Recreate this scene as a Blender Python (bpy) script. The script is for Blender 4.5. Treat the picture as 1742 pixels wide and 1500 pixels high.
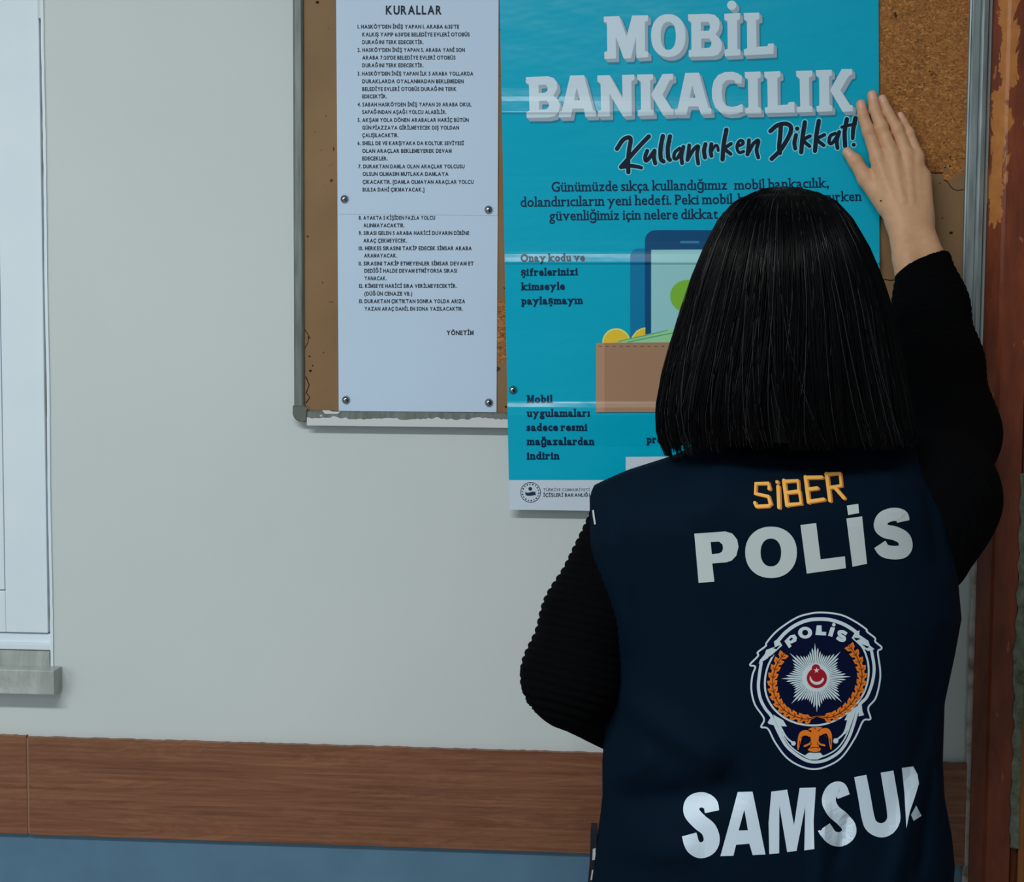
import bpy, bmesh, math, random
import numpy as np
from mathutils import Vector
from mathutils.bvhtree import BVHTree
from mathutils.geometry import tessellate_polygon

# ------------------------------------------------------------------ camera, world, lights, exposure
SC = bpy.context.scene
COL = SC.collection
for o in list(bpy.data.objects):
    bpy.data.objects.remove(o)
random.seed(4)
RNG = np.random.default_rng(7)

IW, IH, FPX = 1742, 1500, 2700.0
YAW, PITCH, ROLL = 0.07995, 0.0745, 0.0071
_f = Vector((-math.sin(YAW) * math.cos(PITCH), math.cos(YAW) * math.cos(PITCH), -math.sin(PITCH)))
_r = Vector((math.cos(YAW), math.sin(YAW), 0))
_u = _r.cross(_f)
CR = _r * math.cos(ROLL) + _u * math.sin(ROLL)
CU = -_r * math.sin(ROLL) + _u * math.cos(ROLL)
CF = _f
CAM = Vector((0.17, -2.09, 1.455))


def ray(px, py):
    return CR * (px - IW / 2) + CU * (IH / 2 - py) + CF * FPX


def P(px, py, d=0.0):
    """World point seen at photo pixel (px, py), d metres in front of the notice wall (the plane y = 0)."""
    v = ray(px, py)
    t = (-d - CAM.y) / v.y
    return CAM + v * t


cam_data = bpy.data.cameras.new('camera')
cam = bpy.data.objects.new('camera', cam_data)
COL.objects.link(cam)
cam_data.sensor_fit = 'HORIZONTAL'
cam_data.sensor_width = 36
cam_data.lens = 36 * FPX / IW
cam.matrix_world = __import__('mathutils').Matrix((
    (CR.x, CU.x, -CF.x, CAM.x), (CR.y, CU.y, -CF.y, CAM.y), (CR.z, CU.z, -CF.z, CAM.z), (0, 0, 0, 1)))
cam_data.clip_start = 0.05
SC.camera = cam

world = bpy.data.worlds.new('world')
SC.world = world
world.use_nodes = True
world.node_tree.nodes['Background'].inputs[0].default_value = (0.80, 0.92, 1.0, 1)
world.node_tree.nodes['Background'].inputs[1].default_value = 0.16


def area_light(name, loc, target, size, size_y, power, color):
    l = bpy.data.lights.new(name, 'AREA')
    l.shape = 'RECTANGLE'
    l.size, l.size_y, l.energy, l.color = size, size_y, power, color
    o = bpy.data.objects.new(name, l)
    o.location = loc
    o.rotation_euler = (Vector(target) - Vector(loc)).to_track_quat('-Z', 'Y' if abs(target[0] - loc[0]) + abs(target[1] - loc[1]) > 0.01 else 'Y').to_euler()
    COL.objects.link(o)
    return o


area_light('ceiling_lamp', (-0.62, -2.0, 2.70), (-0.62, -2.0, 0), 1.7, 0.22, 54, (0.97, 1.0, 0.99))
area_light('left_fill', (-2.3, -2.9, 1.7), (0.0, 0, 1.2), 1.0, 1.4, 16, (0.86, 0.94, 1.0))  # added fill with no visible source, makes the vest lighter on the left

SC.view_settings.view_transform = 'Standard'
SC.view_settings.look = 'None'
SC.view_settings.gamma = 1
SC.view_settings.use_curve_mapping = False
SC.view_settings.exposure = 0.0


# ------------------------------------------------------------------ materials
def srgb(r, g, b):
    f = lambda c: (c / 255 / 12.92) if c / 255 <= 0.04045 else ((c / 255 + 0.055) / 1.055) ** 2.4
    return (f(r), f(g), f(b), 1)


def new_mat(name, col, rough=0.6, spec=0.5, metal=0.0):
    m = bpy.data.materials.new(name)
    m.use_nodes = True
    b = m.node_tree.nodes['Principled BSDF']
    b.inputs['Base Color'].default_value = col if len(col) == 4 else (*col, 1)
    b.inputs['Roughness'].default_value = rough
    b.inputs['Specular IOR Level'].default_value = spec
    b.inputs['Metallic'].default_value = metal
    return m


def nd(m, t, **kw):
    n = m.node_tree.nodes.new(t)
    for k, v in kw.items():
        setattr(n, k, v)
    return n


def ln(m, a, b):
    m.node_tree.links.new(a, b)


def coords(m, scale=(1, 1, 1), loc=(0, 0, 0)):
    tc = nd(m, 'ShaderNodeTexCoord')
    mp = nd(m, 'ShaderNodeMapping')
    mp.inputs['Scale'].default_value = scale
    mp.inputs['Location'].default_value = loc
    ln(m, tc.outputs['Object'], mp.inputs['Vector'])
    return mp.outputs['Vector']


def noise(m, vec, scale, detail=4, rough=0.55, dist=0.0):
    n = nd(m, 'ShaderNodeTexNoise')
    n.inputs['Scale'].default_value = scale
    n.inputs['Detail'].default_value = detail
    n.inputs['Roughness'].default_value = rough
    n.inputs['Distortion'].default_value = dist
    ln(m, vec, n.inputs['Vector'])
    return n.outputs['Fac']


def ramp(m, fac, stops, interp='LINEAR'):
    r = nd(m, 'ShaderNodeValToRGB')
    r.color_ramp.interpolation = interp
    el = r.color_ramp.elements
    while len(el) < len(stops):
        el.new(0.5)
    for e, (p, c) in zip(el, stops):
        e.position = p
        e.color = c if len(c) == 4 else (*c, 1)
    ln(m, fac, r.inputs['Fac'])
    return r.outputs['Color']


def mixc(m, fac, a, b, blend='MIX'):
    n = nd(m, 'ShaderNodeMix', data_type='RGBA', blend_type=blend)
    for sock, v in ((n.inputs['Factor'], fac), (n.inputs[6], a), (n.inputs[7], b)):
        if hasattr(v, 'is_linked'):
            ln(m, v, sock)
        else:
            sock.default_value = v
    return n.outputs[2]


def mth(m, op, a, b=None, c=None):
    n = nd(m, 'ShaderNodeMath', operation=op)
    for i, v in enumerate((a, b, c)):
        if v is None:
            continue
        if hasattr(v, 'is_linked'):
            ln(m, v, n.inputs[i])
        else:
            n.inputs[i].default_value = v
    return n.outputs[0]


def bsdf(m):
    return m.node_tree.nodes['Principled BSDF']


def setcol(m, c):
    ln(m, c, bsdf(m).inputs['Base Color'])


def bump(m, h, strength=0.2, dist=0.002):
    b = nd(m, 'ShaderNodeBump')
    b.inputs['Strength'].default_value = strength
    b.inputs['Distance'].default_value = dist
    ln(m, h, b.inputs['Height'])
    ln(m, b.outputs['Normal'], bsdf(m).inputs['Normal'])


def xyz(m):
    tc = nd(m, 'ShaderNodeTexCoord')
    s = nd(m, 'ShaderNodeSeparateXYZ')
    ln(m, tc.outputs['Object'], s.inputs[0])
    return s.outputs[0], s.outputs[1], s.outputs[2]


M = {}

m = M['wall'] = new_mat('wall_paint', (0.60, 0.66, 0.655), 0.55, 0.3)
v = coords(m)
setcol(m, ramp(m, noise(m, v, 2.2, 4), [(0.3, (0.575, 0.635, 0.63)), (0.7, (0.62, 0.672, 0.668))]))
bump(m, noise(m, v, 90, 3), 0.06, 0.002)

m = M['wall_low'] = new_mat('blue_dado_paint', srgb(98, 138, 165), 0.4, 0.4)
v = coords(m)
setcol(m, ramp(m, noise(m, v, 14, 5), [(0.3, srgb(82, 118, 144)), (0.7, srgb(90, 127, 153))]))
bump(m, noise(m, v, 120, 3), 0.08, 0.002)

m = M['band'] = new_mat('laminate_wood', srgb(120, 80, 60), 0.38, 0.4)
v = coords(m, (1.5, 8, 13), (0.37, 0, 0.2))
g = noise(m, v, 2.3, 7, 0.66, 1.9)
v2 = coords(m, (3, 40, 160))
g2 = noise(m, v2, 1.5, 4, 0.6)
c = ramp(m, g, [(0.30, srgb(86, 48, 30)), (0.42, srgb(130, 84, 58)), (0.52, srgb(112, 67, 44)), (0.62, srgb(140, 92, 64)), (0.75, srgb(98, 56, 36))])
setcol(m, mixc(m, 0.35, c, ramp(m, g2, [(0.35, srgb(96, 62, 46)), (0.65, srgb(160, 112, 84))])))

m = M['plaster'] = new_mat('dirty_plaster', (0.52, 0.50, 0.47), 0.85, 0.2)
v = coords(m)
setcol(m, ramp(m, noise(m, v, 40, 5), [(0.32, srgb(120, 112, 104)), (0.5, srgb(196, 190, 184)), (0.7, srgb(214, 210, 205))]))

m = M['win'] = new_mat('window_white_paint', (0.72, 0.80, 0.86), 0.35, 0.4)
v = coords(m)
setcol(m, ramp(m, noise(m, v, 12, 3), [(0.3, (0.69, 0.79, 0.86)), (0.7, (0.73, 0.82, 0.88))]))
m = M['gap_shade'] = new_mat('dirty_gap_shade', srgb(150, 147, 148), 0.9, 0.1)  # grey paints the frame side's shade in the gap, mottled with dirt
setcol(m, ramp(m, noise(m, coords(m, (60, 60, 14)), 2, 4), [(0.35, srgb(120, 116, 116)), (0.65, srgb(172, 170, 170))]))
M['gap'] = new_mat('dark_gap', (0.12, 0.12, 0.12), 0.9, 0.1)
m = M['glass'] = new_mat('window_glass', (0.75, 0.85, 0.9), 0.05, 0.5)
bsdf(m).inputs['Transmission Weight'].default_value = 0.9

m = M['marble'] = new_mat('grey_marble', srgb(150, 156, 152), 0.32, 0.5)
v = coords(m)
setcol(m, ramp(m, noise(m, v, 9, 6, 0.6, 1.2), [(0.32, srgb(112, 118, 114)), (0.5, srgb(156, 163, 158)), (0.66, srgb(192, 198, 196))]))

ALX = P(1665, 300).x
m = M['alu'] = new_mat('grey_metal_frame', srgb(138, 150, 150), 0.42, 0.5, 0.55)
v = coords(m, (30, 30, 3))
setcol(m, ramp(m, noise(m, v, 5, 5), [(0.3, srgb(124, 135, 136)), (0.6, srgb(152, 164, 166)), (0.8, srgb(170, 182, 184))]))
m = M['alu_dull'] = new_mat('dull_grey_rail', srgb(112, 118, 112), 0.5, 0.4, 0.4)
v = coords(m, (30, 30, 3))
setcol(m, ramp(m, noise(m, v, 5, 5), [(0.3, srgb(100, 106, 102)), (0.6, srgb(122, 130, 126)), (0.8, srgb(138, 146, 142))]))
M['alu_dark'] = new_mat('grey_plastic_cap', srgb(98, 104, 98), 0.55, 0.4)
m = M['smear'] = new_mat('white_paint_smear', (0.62, 0.66, 0.66), 0.6, 0.3)

# particle board: smooth lacquered brown skin, with the raw chips exposed where the skin has worn away
m = M['cork'] = new_mat('worn_particle_board', srgb(150, 115, 80), 0.62, 0.3)
v = coords(m)
X, Y, Z = xyz(m)
smooth = ramp(m, noise(m, v, 7, 4), [(0.3, srgb(128, 98, 66)), (0.7, srgb(146, 114, 80))])
chip_a = noise(m, coords(m, (1, 1, 1.5)), 150, 5, 0.65, 1.6)
chips = ramp(m, chip_a, [(0.30, srgb(96, 56, 22)), (0.46, srgb(150, 94, 42)), (0.58, srgb(178, 118, 60)), (0.70, srgb(212, 160, 98))])
edge_n = mth(m, 'MULTIPLY', mth(m, 'SUBTRACT', noise(m, v, 16, 5, 0.65), 0.5), 0.13)
zb, xb = P(1560, 300, 0.01).z, P(1485, 300, 0.01).x
mk = mth(m, 'MULTIPLY', mth(m, 'GREATER_THAN', mth(m, 'ADD', Z, edge_n), zb), mth(m, 'GREATER_THAN', X, xb))
zl0, zl1, xl0, xl1 = P(853, 612).z, P(853, 506).z, P(846, 560).x, P(880, 560).x
sm = mth(m, 'MULTIPLY', edge_n, 0.25)
mk2 = mth(m, 'MULTIPLY', mth(m, 'GREATER_THAN', mth(m, 'ADD', Z, sm), zl0), mth(m, 'LESS_THAN', mth(m, 'ADD', Z, sm), zl1))
mk2 = mth(m, 'MULTIPLY', mk2, mth(m, 'MULTIPLY', mth(m, 'GREATER_THAN', X, xl0), mth(m, 'LESS_THAN', X, xl1)))
xl = P(521, 650).x
mk3 = mth(m, 'MULTIPLY', mth(m, 'LESS_THAN', mth(m, 'ADD', X, mth(m, 'MULTIPLY', edge_n, 0.35)), P(521.5, 650, 0.01).x - 0.006), mth(m, 'LESS_THAN', Z, P(520, 560).z))
mk = mth(m, 'MAXIMUM', mth(m, 'MAXIMUM', mk, mk2), mk3)
base = mixc(m, mk, smooth, chips)
spots = noise(m, v, 95, 2, 0.5)
patch = noise(m, v, 9, 2)
sp = mth(m, 'MULTIPLY', mth(m, 'GREATER_THAN', spots, 0.695), mth(m, 'GREATER_THAN', patch, 0.47))
setcol(m, mixc(m, sp, base, srgb(62, 44, 30)))
bump(m, mth(m, 'ADD', mth(m, 'MULTIPLY', chip_a, mk), mth(m, 'MULTIPLY', spots, 0.2)), 0.5, 0.002)
M['crack'] = new_mat('crack', srgb(46, 26, 14), 0.9, 0.1)

# door: brown gloss paint peeling down to orange primer
m = M['door'] = new_mat('peeling_brown_paint', srgb(120, 58, 32), 0.42, 0.45)
v = coords(m)
X, Y, Z = xyz(m)
vs = coords(m, (26, 26, 7))
bcol = ramp(m, noise(m, vs, 2.2, 5), [(0.3, srgb(98, 42, 20)), (0.55, srgb(122, 55, 27)), (0.75, srgb(138, 66, 34))])
bcol = mixc(m, mth(m, 'GREATER_THAN', noise(m, coords(m, (30, 30, 9)), 4, 5), 0.69), bcol, srgb(158, 92, 62))
pc = mth(m, 'MULTIPLY', mth(m, 'SUBTRACT', Z, P(1705, 80).z), 0.045)
xc = mth(m, 'ABSOLUTE', mth(m, 'SUBTRACT', mth(m, 'SUBTRACT', X, P(1703, 200, 0.02).x), mth(m, 'MULTIPLY', mth(m, 'SUBTRACT', Z, P(1703, 200, 0.02).z), 0.035)))
fall = mth(m, 'SUBTRACT', 1.0, mth(m, 'MULTIPLY', xc, 62.0))
zfall = mth(m, 'MULTIPLY', mth(m, 'SUBTRACT', P(1705, 330).z, Z), 9.0)
zf = mth(m, 'MINIMUM', 0.0, mth(m, 'MULTIPLY', zfall, -1.0))
pk = mth(m, 'ADD', mth(m, 'ADD', mth(m, 'MULTIPLY', mth(m, 'SUBTRACT', noise(m, coords(m, (1, 1, 0.6)), 30, 6, 0.68, 0.8), 0.5), 2.2), mth(m, 'MULTIPLY', fall, 0.5)), zf)
peel = mth(m, 'GREATER_THAN', pk, 0.20)
ocol = ramp(m, noise(m, v, 60, 4), [(0.3, srgb(172, 106, 48)), (0.7, srgb(196, 126, 62))])
setcol(m, mixc(m, peel, bcol, ocol))
bump(m, mth(m, 'SUBTRACT', noise(m, vs, 8, 4), peel), 0.35, 0.0012)

m = M['door_leaf'] = new_mat('orange_varnished_door', srgb(150, 92, 40), 0.4, 0.4)
v = coords(m, (30, 30, 3))
setcol(m, ramp(m, noise(m, v, 3, 5), [(0.3, srgb(136, 80, 32)), (0.7, srgb(168, 106, 50))]))
m = M['door_seal'] = new_mat('grey_green_seal', srgb(126, 134, 118), 0.7, 0.3)
v = coords(m)
setcol(m, ramp(m, noise(m, v, 70, 5, 0.65), [(0.33, srgb(80, 84, 68)), (0.5, srgb(110, 118, 100)), (0.7, srgb(132, 140, 122))]))

m = M['floor'] = new_mat('terrazzo', (0.35, 0.34, 0.32), 0.4, 0.4)
v = coords(m)
setcol(m, ramp(m, noise(m, v, 60, 5), [(0.4, (0.30, 0.29, 0.27)), (0.6, (0.42, 0.41, 0.39))]))
M['ceil'] = new_mat('ceiling_paint', (0.68, 0.69, 0.68), 0.8, 0.2)

M['paper'] = new_mat('office_paper', (0.545, 0.69, 0.86), 0.55, 0.3)
m = M['teal'] = new_mat('poster_teal_ink', (0.0, 0.435, 0.635), 0.24, 0.36)
v = coords(m)
bump(m, noise(m, coords(m, (1, 1, 2.4)), 8, 3), 0.25, 0.006)
M['pwhite'] = new_mat('poster_white_ink', (0.62, 0.72, 0.83), 0.34, 0.4)


def ink(name, c, k=1.0, rough=0.34):
    """Printed ink; c is the ink's colour as it looks in this room's light, lifted to a reflectance."""
    s = srgb(*c)
    M[name] = new_mat(name, tuple(min(0.9, x * k) for x in s[:3]), rough, 0.35)
    return M[name]


K = 1.42
ink('headline_face', (170, 187, 204), K * 1.13)
ink('headline_side', (134, 150, 163), K * 1.08)
ink('headline_shadow', (0, 116, 142), K)
ink('navy_ink', (2, 20, 40), K)
ink('script_edge', (112, 192, 214), K)
ink('text_navy', (0, 34, 66), K)
ink('phone_navy', (0, 66, 108), K)
ink('phone_side', (0, 108, 152), K)
ink('phone_screen', (134, 186, 190), K)
ink('phone_grille', (45, 112, 152), K)
ink('lime', (112, 166, 52), K)
ink('coin', (214, 176, 48), K)
ink('coin_rim', (206, 206, 110), K)
ink('bill', (134, 190, 142), K)
ink('bill_dark', (84, 150, 108), K)
ink('wallet', (146, 112, 88), K)
ink('wallet_light', (158, 124, 100), K)
ink('wallet_stitch', (108, 80, 64), K)
ink('logo_navy', (30, 42, 62), K)
ink('text_black', (14, 26, 44), K, 0.6)

M['pin'] = new_mat('nickel_pin', (0.30, 0.32, 0.34), 0.14, 0.5, 1.0)

# person
m = M['skin'] = new_mat('skin', srgb(214, 166, 128), 0.5, 0.35)
v = coords(m)
sc_ = mixc(m, 0.5, ramp(m, noise(m, v, 30, 4), [(0.3, srgb(204, 152, 114)), (0.7, srgb(220, 174, 136))]),
           ramp(m, noise(m, v, 140, 3), [(0.3, srgb(204, 156, 120)), (0.7, srgb(218, 172, 136))]))
setcol(m, sc_)
bsdf(m).inputs['Subsurface Weight'].default_value = 0.12
bsdf(m).inputs['Subsurface Radius'].default_value = (0.008, 0.003, 0.0015)
bump(m, noise(m, v, 420, 3), 0.15, 0.0006)
M['nail'] = new_mat('fingernail', srgb(218, 170, 148), 0.42, 0.4)
M['skin_red'] = new_mat('fingertip_skin', srgb(212, 160, 126), 0.5, 0.35)
M['mole'] = new_mat('mole', srgb(92, 60, 44), 0.6, 0.3)
M['eye'] = new_mat('eye_white', (0.75, 0.73, 0.7), 0.2)
M['iris'] = new_mat('iris', (0.03, 0.015, 0.008), 0.2)
M['lip'] = new_mat('lip', srgb(176, 96, 92), 0.4)
m = M['hair'] = new_mat('black_hair', (0.0015, 0.0015, 0.0022), 0.32, 0.10)
M['hair_sheen'] = new_mat('hair_sheen_streak', (0.016, 0.0155, 0.018), 0.3, 0.30)  # paler strand colour paints in the highlight streaks
M['hair_base'] = new_mat('black_hair_base', (0.0015, 0.0015, 0.002), 0.6, 0.1)
m = M['knit'] = new_mat('black_knit', (0.0018, 0.0019, 0.0025), 0.95, 0.05)
v = coords(m)
bump(m, noise(m, v, 500, 3), 0.5, 0.0015)
m = M['vest'] = new_mat('navy_cloth', (0.0018, 0.0078, 0.018), 0.75, 0.04)
v = coords(m)
setcol(m, ramp(m, noise(m, v, 9, 3), [(0.3, (0.0016, 0.0074, 0.0170)), (0.7, (0.0020, 0.0084, 0.0190))]))
bump(m, noise(m, v, 900, 2), 0.12, 0.0004)
M['trouser'] = new_mat('dark_trousers', (0.008, 0.009, 0.013), 0.9, 0.2)
M['shoe'] = new_mat('black_leather', (0.01, 0.01, 0.011), 0.4, 0.5)
M['print_grey'] = new_mat('reflective_grey_print', (0.50, 0.56, 0.57), 0.5, 0.4)
M['print_white'] = new_mat('white_vinyl_print', (0.62, 0.74, 0.86), 0.45, 0.4)
M['thread'] = new_mat('orange_thread', srgb(244, 180, 86), 0.6, 0.3)
M['thread_dark'] = new_mat('dark_orange_thread', srgb(186, 112, 36), 0.7, 0.3)
M['badge_navy'] = new_mat('badge_navy', (0.0022, 0.0052, 0.028), 0.7, 0.05)
M['badge_white'] = new_mat('badge_white', (0.56, 0.68, 0.74), 0.5, 0.3)
M['badge_orange'] = new_mat('badge_orange', srgb(226, 118, 28), 0.6, 0.3)
M['badge_dark'] = new_mat('badge_dark_line', srgb(70, 30, 12), 0.6, 0.3)
M['badge_red'] = new_mat('badge_red', srgb(150, 8, 30), 0.6, 0.3)
M['badge_pink'] = new_mat('badge_pale', (0.66, 0.60, 0.64), 0.6, 0.3)
M['strap'] = new_mat('strap_webbing', (0.012, 0.014, 0.02), 0.8, 0.2)
M['buckle'] = new_mat('pale_strap_stripe', (0.5, 0.53, 0.52), 0.5, 0.3)


# ------------------------------------------------------------------ object helpers
def mesh_obj(name, verts, faces, mats, parent=None, smooth=False, midx=None):
    me = bpy.data.meshes.new(name)
    me.from_pydata([tuple(x) for x in verts], [], [tuple(int(i) for i in f) for f in faces])
    mats = mats if isinstance(mats, (list, tuple)) else [mats]
    for x in mats:
        me.materials.append(x)
    if midx is not None:
        me.polygons.foreach_set('material_index', np.asarray(midx, dtype=np.int32))
    if smooth:
        me.polygons.foreach_set('use_smooth', np.ones(len(me.polygons), dtype=bool))
    me.update()
    o = bpy.data.objects.new(name, me)
    COL.objects.link(o)
    if parent is not None:
        o.parent = parent
        o.matrix_parent_inverse = parent.matrix_world.inverted()
    return o


def empty(name, loc, label=None, cat=None, group=None, kind=None):
    o = bpy.data.objects.new(name, None)
    o.empty_display_size = 0.05
    o.location = loc
    COL.objects.link(o)
    bpy.context.view_layer.update()
    tag(o, label, cat, group, kind)
    return o


def tag(o, label=None, cat=None, group=None, kind=None):
    for k, v in (('label', label), ('category', cat), ('group', group), ('kind', kind)):
        if v:
            o[k] = v
    return o


def bm_obj(name, bm, mat, parent=None, smooth=False):
    me = bpy.data.meshes.new(name)
    bmesh.ops.recalc_face_normals(bm, faces=bm.faces[:])
    bm.to_mesh(me)
    bm.free()
    for x in (mat if isinstance(mat, (list, tuple)) else [mat]):
        me.materials.append(x)
    if smooth:
        me.polygons.foreach_set('use_smooth', np.ones(len(me.polygons), dtype=bool))
    o = bpy.data.objects.new(name, me)
    COL.objects.link(o)
    if parent is not None:
        o.parent = parent
        o.matrix_parent_inverse = parent.matrix_world.inverted()
    return o


def box_bm(x0, x1, y0, y1, z0, z1, bevel=0.0, bm=None):
    bm = bm or bmesh.new()
    vs = [bm.verts.new((x, y, z)) for x in (x0, x1) for y in (y0, y1) for z in (z0, z1)]
    fs = [(0, 1, 3, 2), (4, 6, 7, 5), (0, 4, 5, 1), (2, 3, 7, 6), (0, 2, 6, 4), (1, 5, 7, 3)]
    nf = [bm.faces.new([vs[i] for i in f]) for f in fs]
    if bevel:
        es = list({e for f in nf for e in f.edges})
        bmesh.ops.bevel(bm, geom=es, offset=bevel, segments=2, profile=0.6, affect='EDGES')
    return bm


def prism(name, profile, z0, z1, mat, parent=None, axis='z', smooth=False, cuts=1):
    """Extrude a closed profile [(a, y)...]: along z (a = x) or along x (a = z)."""
    bm = bmesh.new()
    rings = []
    for k in range(cuts + 1):
        t = z0 + (z1 - z0) * k / cuts
        rings.append([bm.verts.new((a, y, t) if axis == 'z' else (t, y, a)) for a, y in profile])
    n = len(profile)
    for k in range(cuts):
        for i in range(n):
            bm.faces.new((rings[k][i], rings[k][(i + 1) % n], rings[k + 1][(i + 1) % n], rings[k + 1][i]))
    bm.faces.new(rings[0])
    bm.faces.new(rings[-1])
    return bm_obj(name, bm, mat, parent, smooth)


# ------------------------------------------------------------------ flat art: outlines, strokes, lettering
def catmull(pts, n=8, closed=False):
    pts = [np.array(p, float) for p in pts]
    N = len(pts)
    if N < 3:
        return pts
    out = []
    rng = range(N) if closed else range(N - 1)
    for i in rng:
        p1, p2 = pts[i], pts[(i + 1) % N]
        p0 = pts[i - 1] if (closed or i > 0) else 2 * p1 - p2
        p3 = pts[(i + 2) % N] if (closed or i + 2 < N) else 2 * p2 - p1
        for k in range(n):
            t = k / n
            out.append(0.5 * (2 * p1 + (p2 - p0) * t + (2 * p0 - 5 * p1 + 4 * p2 - p3) * t * t + (3 * p1 - p0 - 3 * p2 + p3) * t ** 3))
    if not closed:
        out.append(pts[-1])
    return out


def circle(cx, cy, rx, ry=None, n=28, p=2.0):
    ry = ry or rx
    o = []
    for k in range(n):
        a = 2 * math.pi * k / n
        c, s = math.cos(a), math.sin(a)
        o.append((cx + rx * math.copysign(abs(c) ** (2 / p), c), cy + ry * math.copysign(abs(s) ** (2 / p), s)))
    return o


class Art:
    """Triangles in photo or zoom pixels."""

    def __init__(self):
        self.v, self.f, self.z, self.n = [], [], [], 0

    def poly(self, *contours):
        cs = [[Vector((float(p[0]), float(p[1]), 0)) for p in c] for c in contours]
        tris = tessellate_polygon(cs)
        b = len(self.v)
        for c in contours:
            self.v += [(float(p[0]), float(p[1])) for p in c]
            self.z += [self.n % 7] * len(c)
        self.f += [tuple(b + i for i in t) for t in tris]
        self.n += 1
        return self

    def stroke(self, pts, w, smooth=True, closed=False, cap=True, n=7):
        q = catmull(pts, n, closed) if smooth else [np.array(p, float) for p in pts]
        ws = list(w) if isinstance(w, (tuple, list)) else [w] * 2
        N = len(q)
        L, R = [], []
        for i in range(N):
            a = q[i - 1] if (i > 0 or closed) else q[0]
            c = q[(i + 1) % N] if (i < N - 1 or closed) else q[-1]
            t = c - a
            t = t / (np.hypot(*t) + 1e-9)
            nn = np.array((-t[1], t[0]))
            u = i / max(1, N - 1) * (len(ws) - 1)
            k = min(int(u), len(ws) - 2)
            hw = 0.5 * (ws[k] + (ws[k + 1] - ws[k]) * (u - k))
            L.append(q[i] + nn * hw)
            R.append(q[i] - nn * hw)
        b = len(self.v)
        for l, r in zip(L, R):
            self.v += [tuple(l), tuple(r)]
            self.z += [self.n % 7] * 2
        for i in range(N if closed else N - 1):
            j = (i + 1) % N
            self.f += [(b + 2 * i, b + 2 * i + 1, b + 2 * j + 1), (b + 2 * i, b + 2 * j + 1, b + 2 * j)]
        self.n += 1
        if cap and not closed:
            self.poly(circle(q[0][0], q[0][1], ws[0] / 2, n=14))
            self.poly(circle(q[-1][0], q[-1][1], ws[-1] / 2, n=14))
        return self

    def add(self, other, dx=0, dy=0):
        b = len(self.v)
        self.v += [(x + dx, y + dy) for x, y in other.v]
        self.z += [self.n % 7 + 0.13 * z for z in other.z] if (dx or dy) else list(other.z)
        self.n += 1
        self.f += [tuple(i + b for i in f) for f in other.f]
        return self

    def tf(self, ox, oy, s):
        self.v = [(ox + x / s, oy + y / s) for x, y in self.v]
        return self

    def cut(self, xs=(), ys=()):
        if not self.f:
            return self
        bm = bmesh.new()
        vs = [bm.verts.new((x, y, z)) for (x, y), z in zip(self.v, self.z)]
        for f in self.f:
            try:
                bm.faces.new([vs[i] for i in f])
            except ValueError:
                pass
        ax, ay = [p[0] for p in self.v], [p[1] for p in self.v]
        for lim, vals, no in (((min(ax), max(ax)), xs, (1, 0, 0)), ((min(ay), max(ay)), ys, (0, 1, 0))):
            for t in vals:
                if lim[0] < t < lim[1]:
                    bmesh.ops.bisect_plane(bm, geom=bm.verts[:] + bm.edges[:] + bm.faces[:], dist=1e-6,
                                           plane_co=(t * no[0], t * no[1], 0), plane_no=no)
        bm.verts.index_update()
        self.v = [(q.co.x, q.co.y) for q in bm.verts]
        self.z = [q.co.z for q in bm.verts]
        self.f = [tuple(q.index for q in f.verts) for f in bm.faces]
        bm.free()
        return self


def print_obj(name, layers, surf, parent, lift0=0.0002, step=0.00012):
    """layers: [(Art in photo pixels, material)...], laid one over the other on the surface surf(px, py, lift)."""
    V, F, I, mats = [], [], [], []
    for k, (a, mt) in enumerate(layers):
        if mt not in mats:
            mats.append(mt)
        b = len(V)
        V += [surf(x, y, lift0 + step * k + 9e-6 * z) for (x, y), z in zip(a.v, a.z)]
        F += [tuple(b + i for i in f) for f in a.f]
        I += [mats.index(mt)] * len(a.f)
    o = mesh_obj(name, V, F, mats, parent, False, I)
    me = o.data
    bm = bmesh.new()
    bm.from_mesh(me)
    flip = [f for f in bm.faces if f.normal.dot(CAM - f.calc_center_median()) < 0]
    bmesh.ops.reverse_faces(bm, faces=flip)
    bm.to_mesh(me)
    bm.free()
    return o


_G = {}


def glyph(ch, bold):
    key = (ch, bold)
    if key not in _G:
        c = bpy.data.curves.new('g', 'FONT')
        c.body = ch
        c.resolution_u = 3
        c.offset = bold
        o = bpy.data.objects.new('g', c)
        COL.objects.link(o)
        me = o.to_mesh()
        v = [(p.co.x, p.co.y) for p in me.vertices]
        f = [tuple(p.vertices) for p in me.polygons]
        o.to_mesh_clear()
        bpy.data.objects.remove(o)
        bpy.data.curves.remove(c)
        xs = [p[0] for p in v]
        if ch == 'M':                                    # drawn by hand: heavier weights close its V
            t, w, b = 0.088 + 2 * bold, 0.64, bold
            g = Art()
            g.poly([(0, -b), (t, -b), (t, 0.46), (w / 2 - t * 0.42, 0.06 - b), (w / 2 + t * 0.42, 0.06 - b), (w - t, 0.46), (w - t, -b), (w, -b), (w, 0.685 + b),
                    (w - t * 1.15, 0.685 + b), (w / 2, 0.24), (t * 1.15, 0.685 + b), (0, 0.685 + b)])
            v, f, xs = g.v, g.f, [0, w]
        if ch in 'ĞŞÖÜÇİğşöüçi':                         # an accent does not widen its letter
            top = (0.70 if ch.isupper() else 0.475) + bold
            xs = [p[0] for p in v if -0.02 - bold < p[1] < top]
        _G[key] = (v, f, min(xs), max(xs))
    return _G[key]


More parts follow.
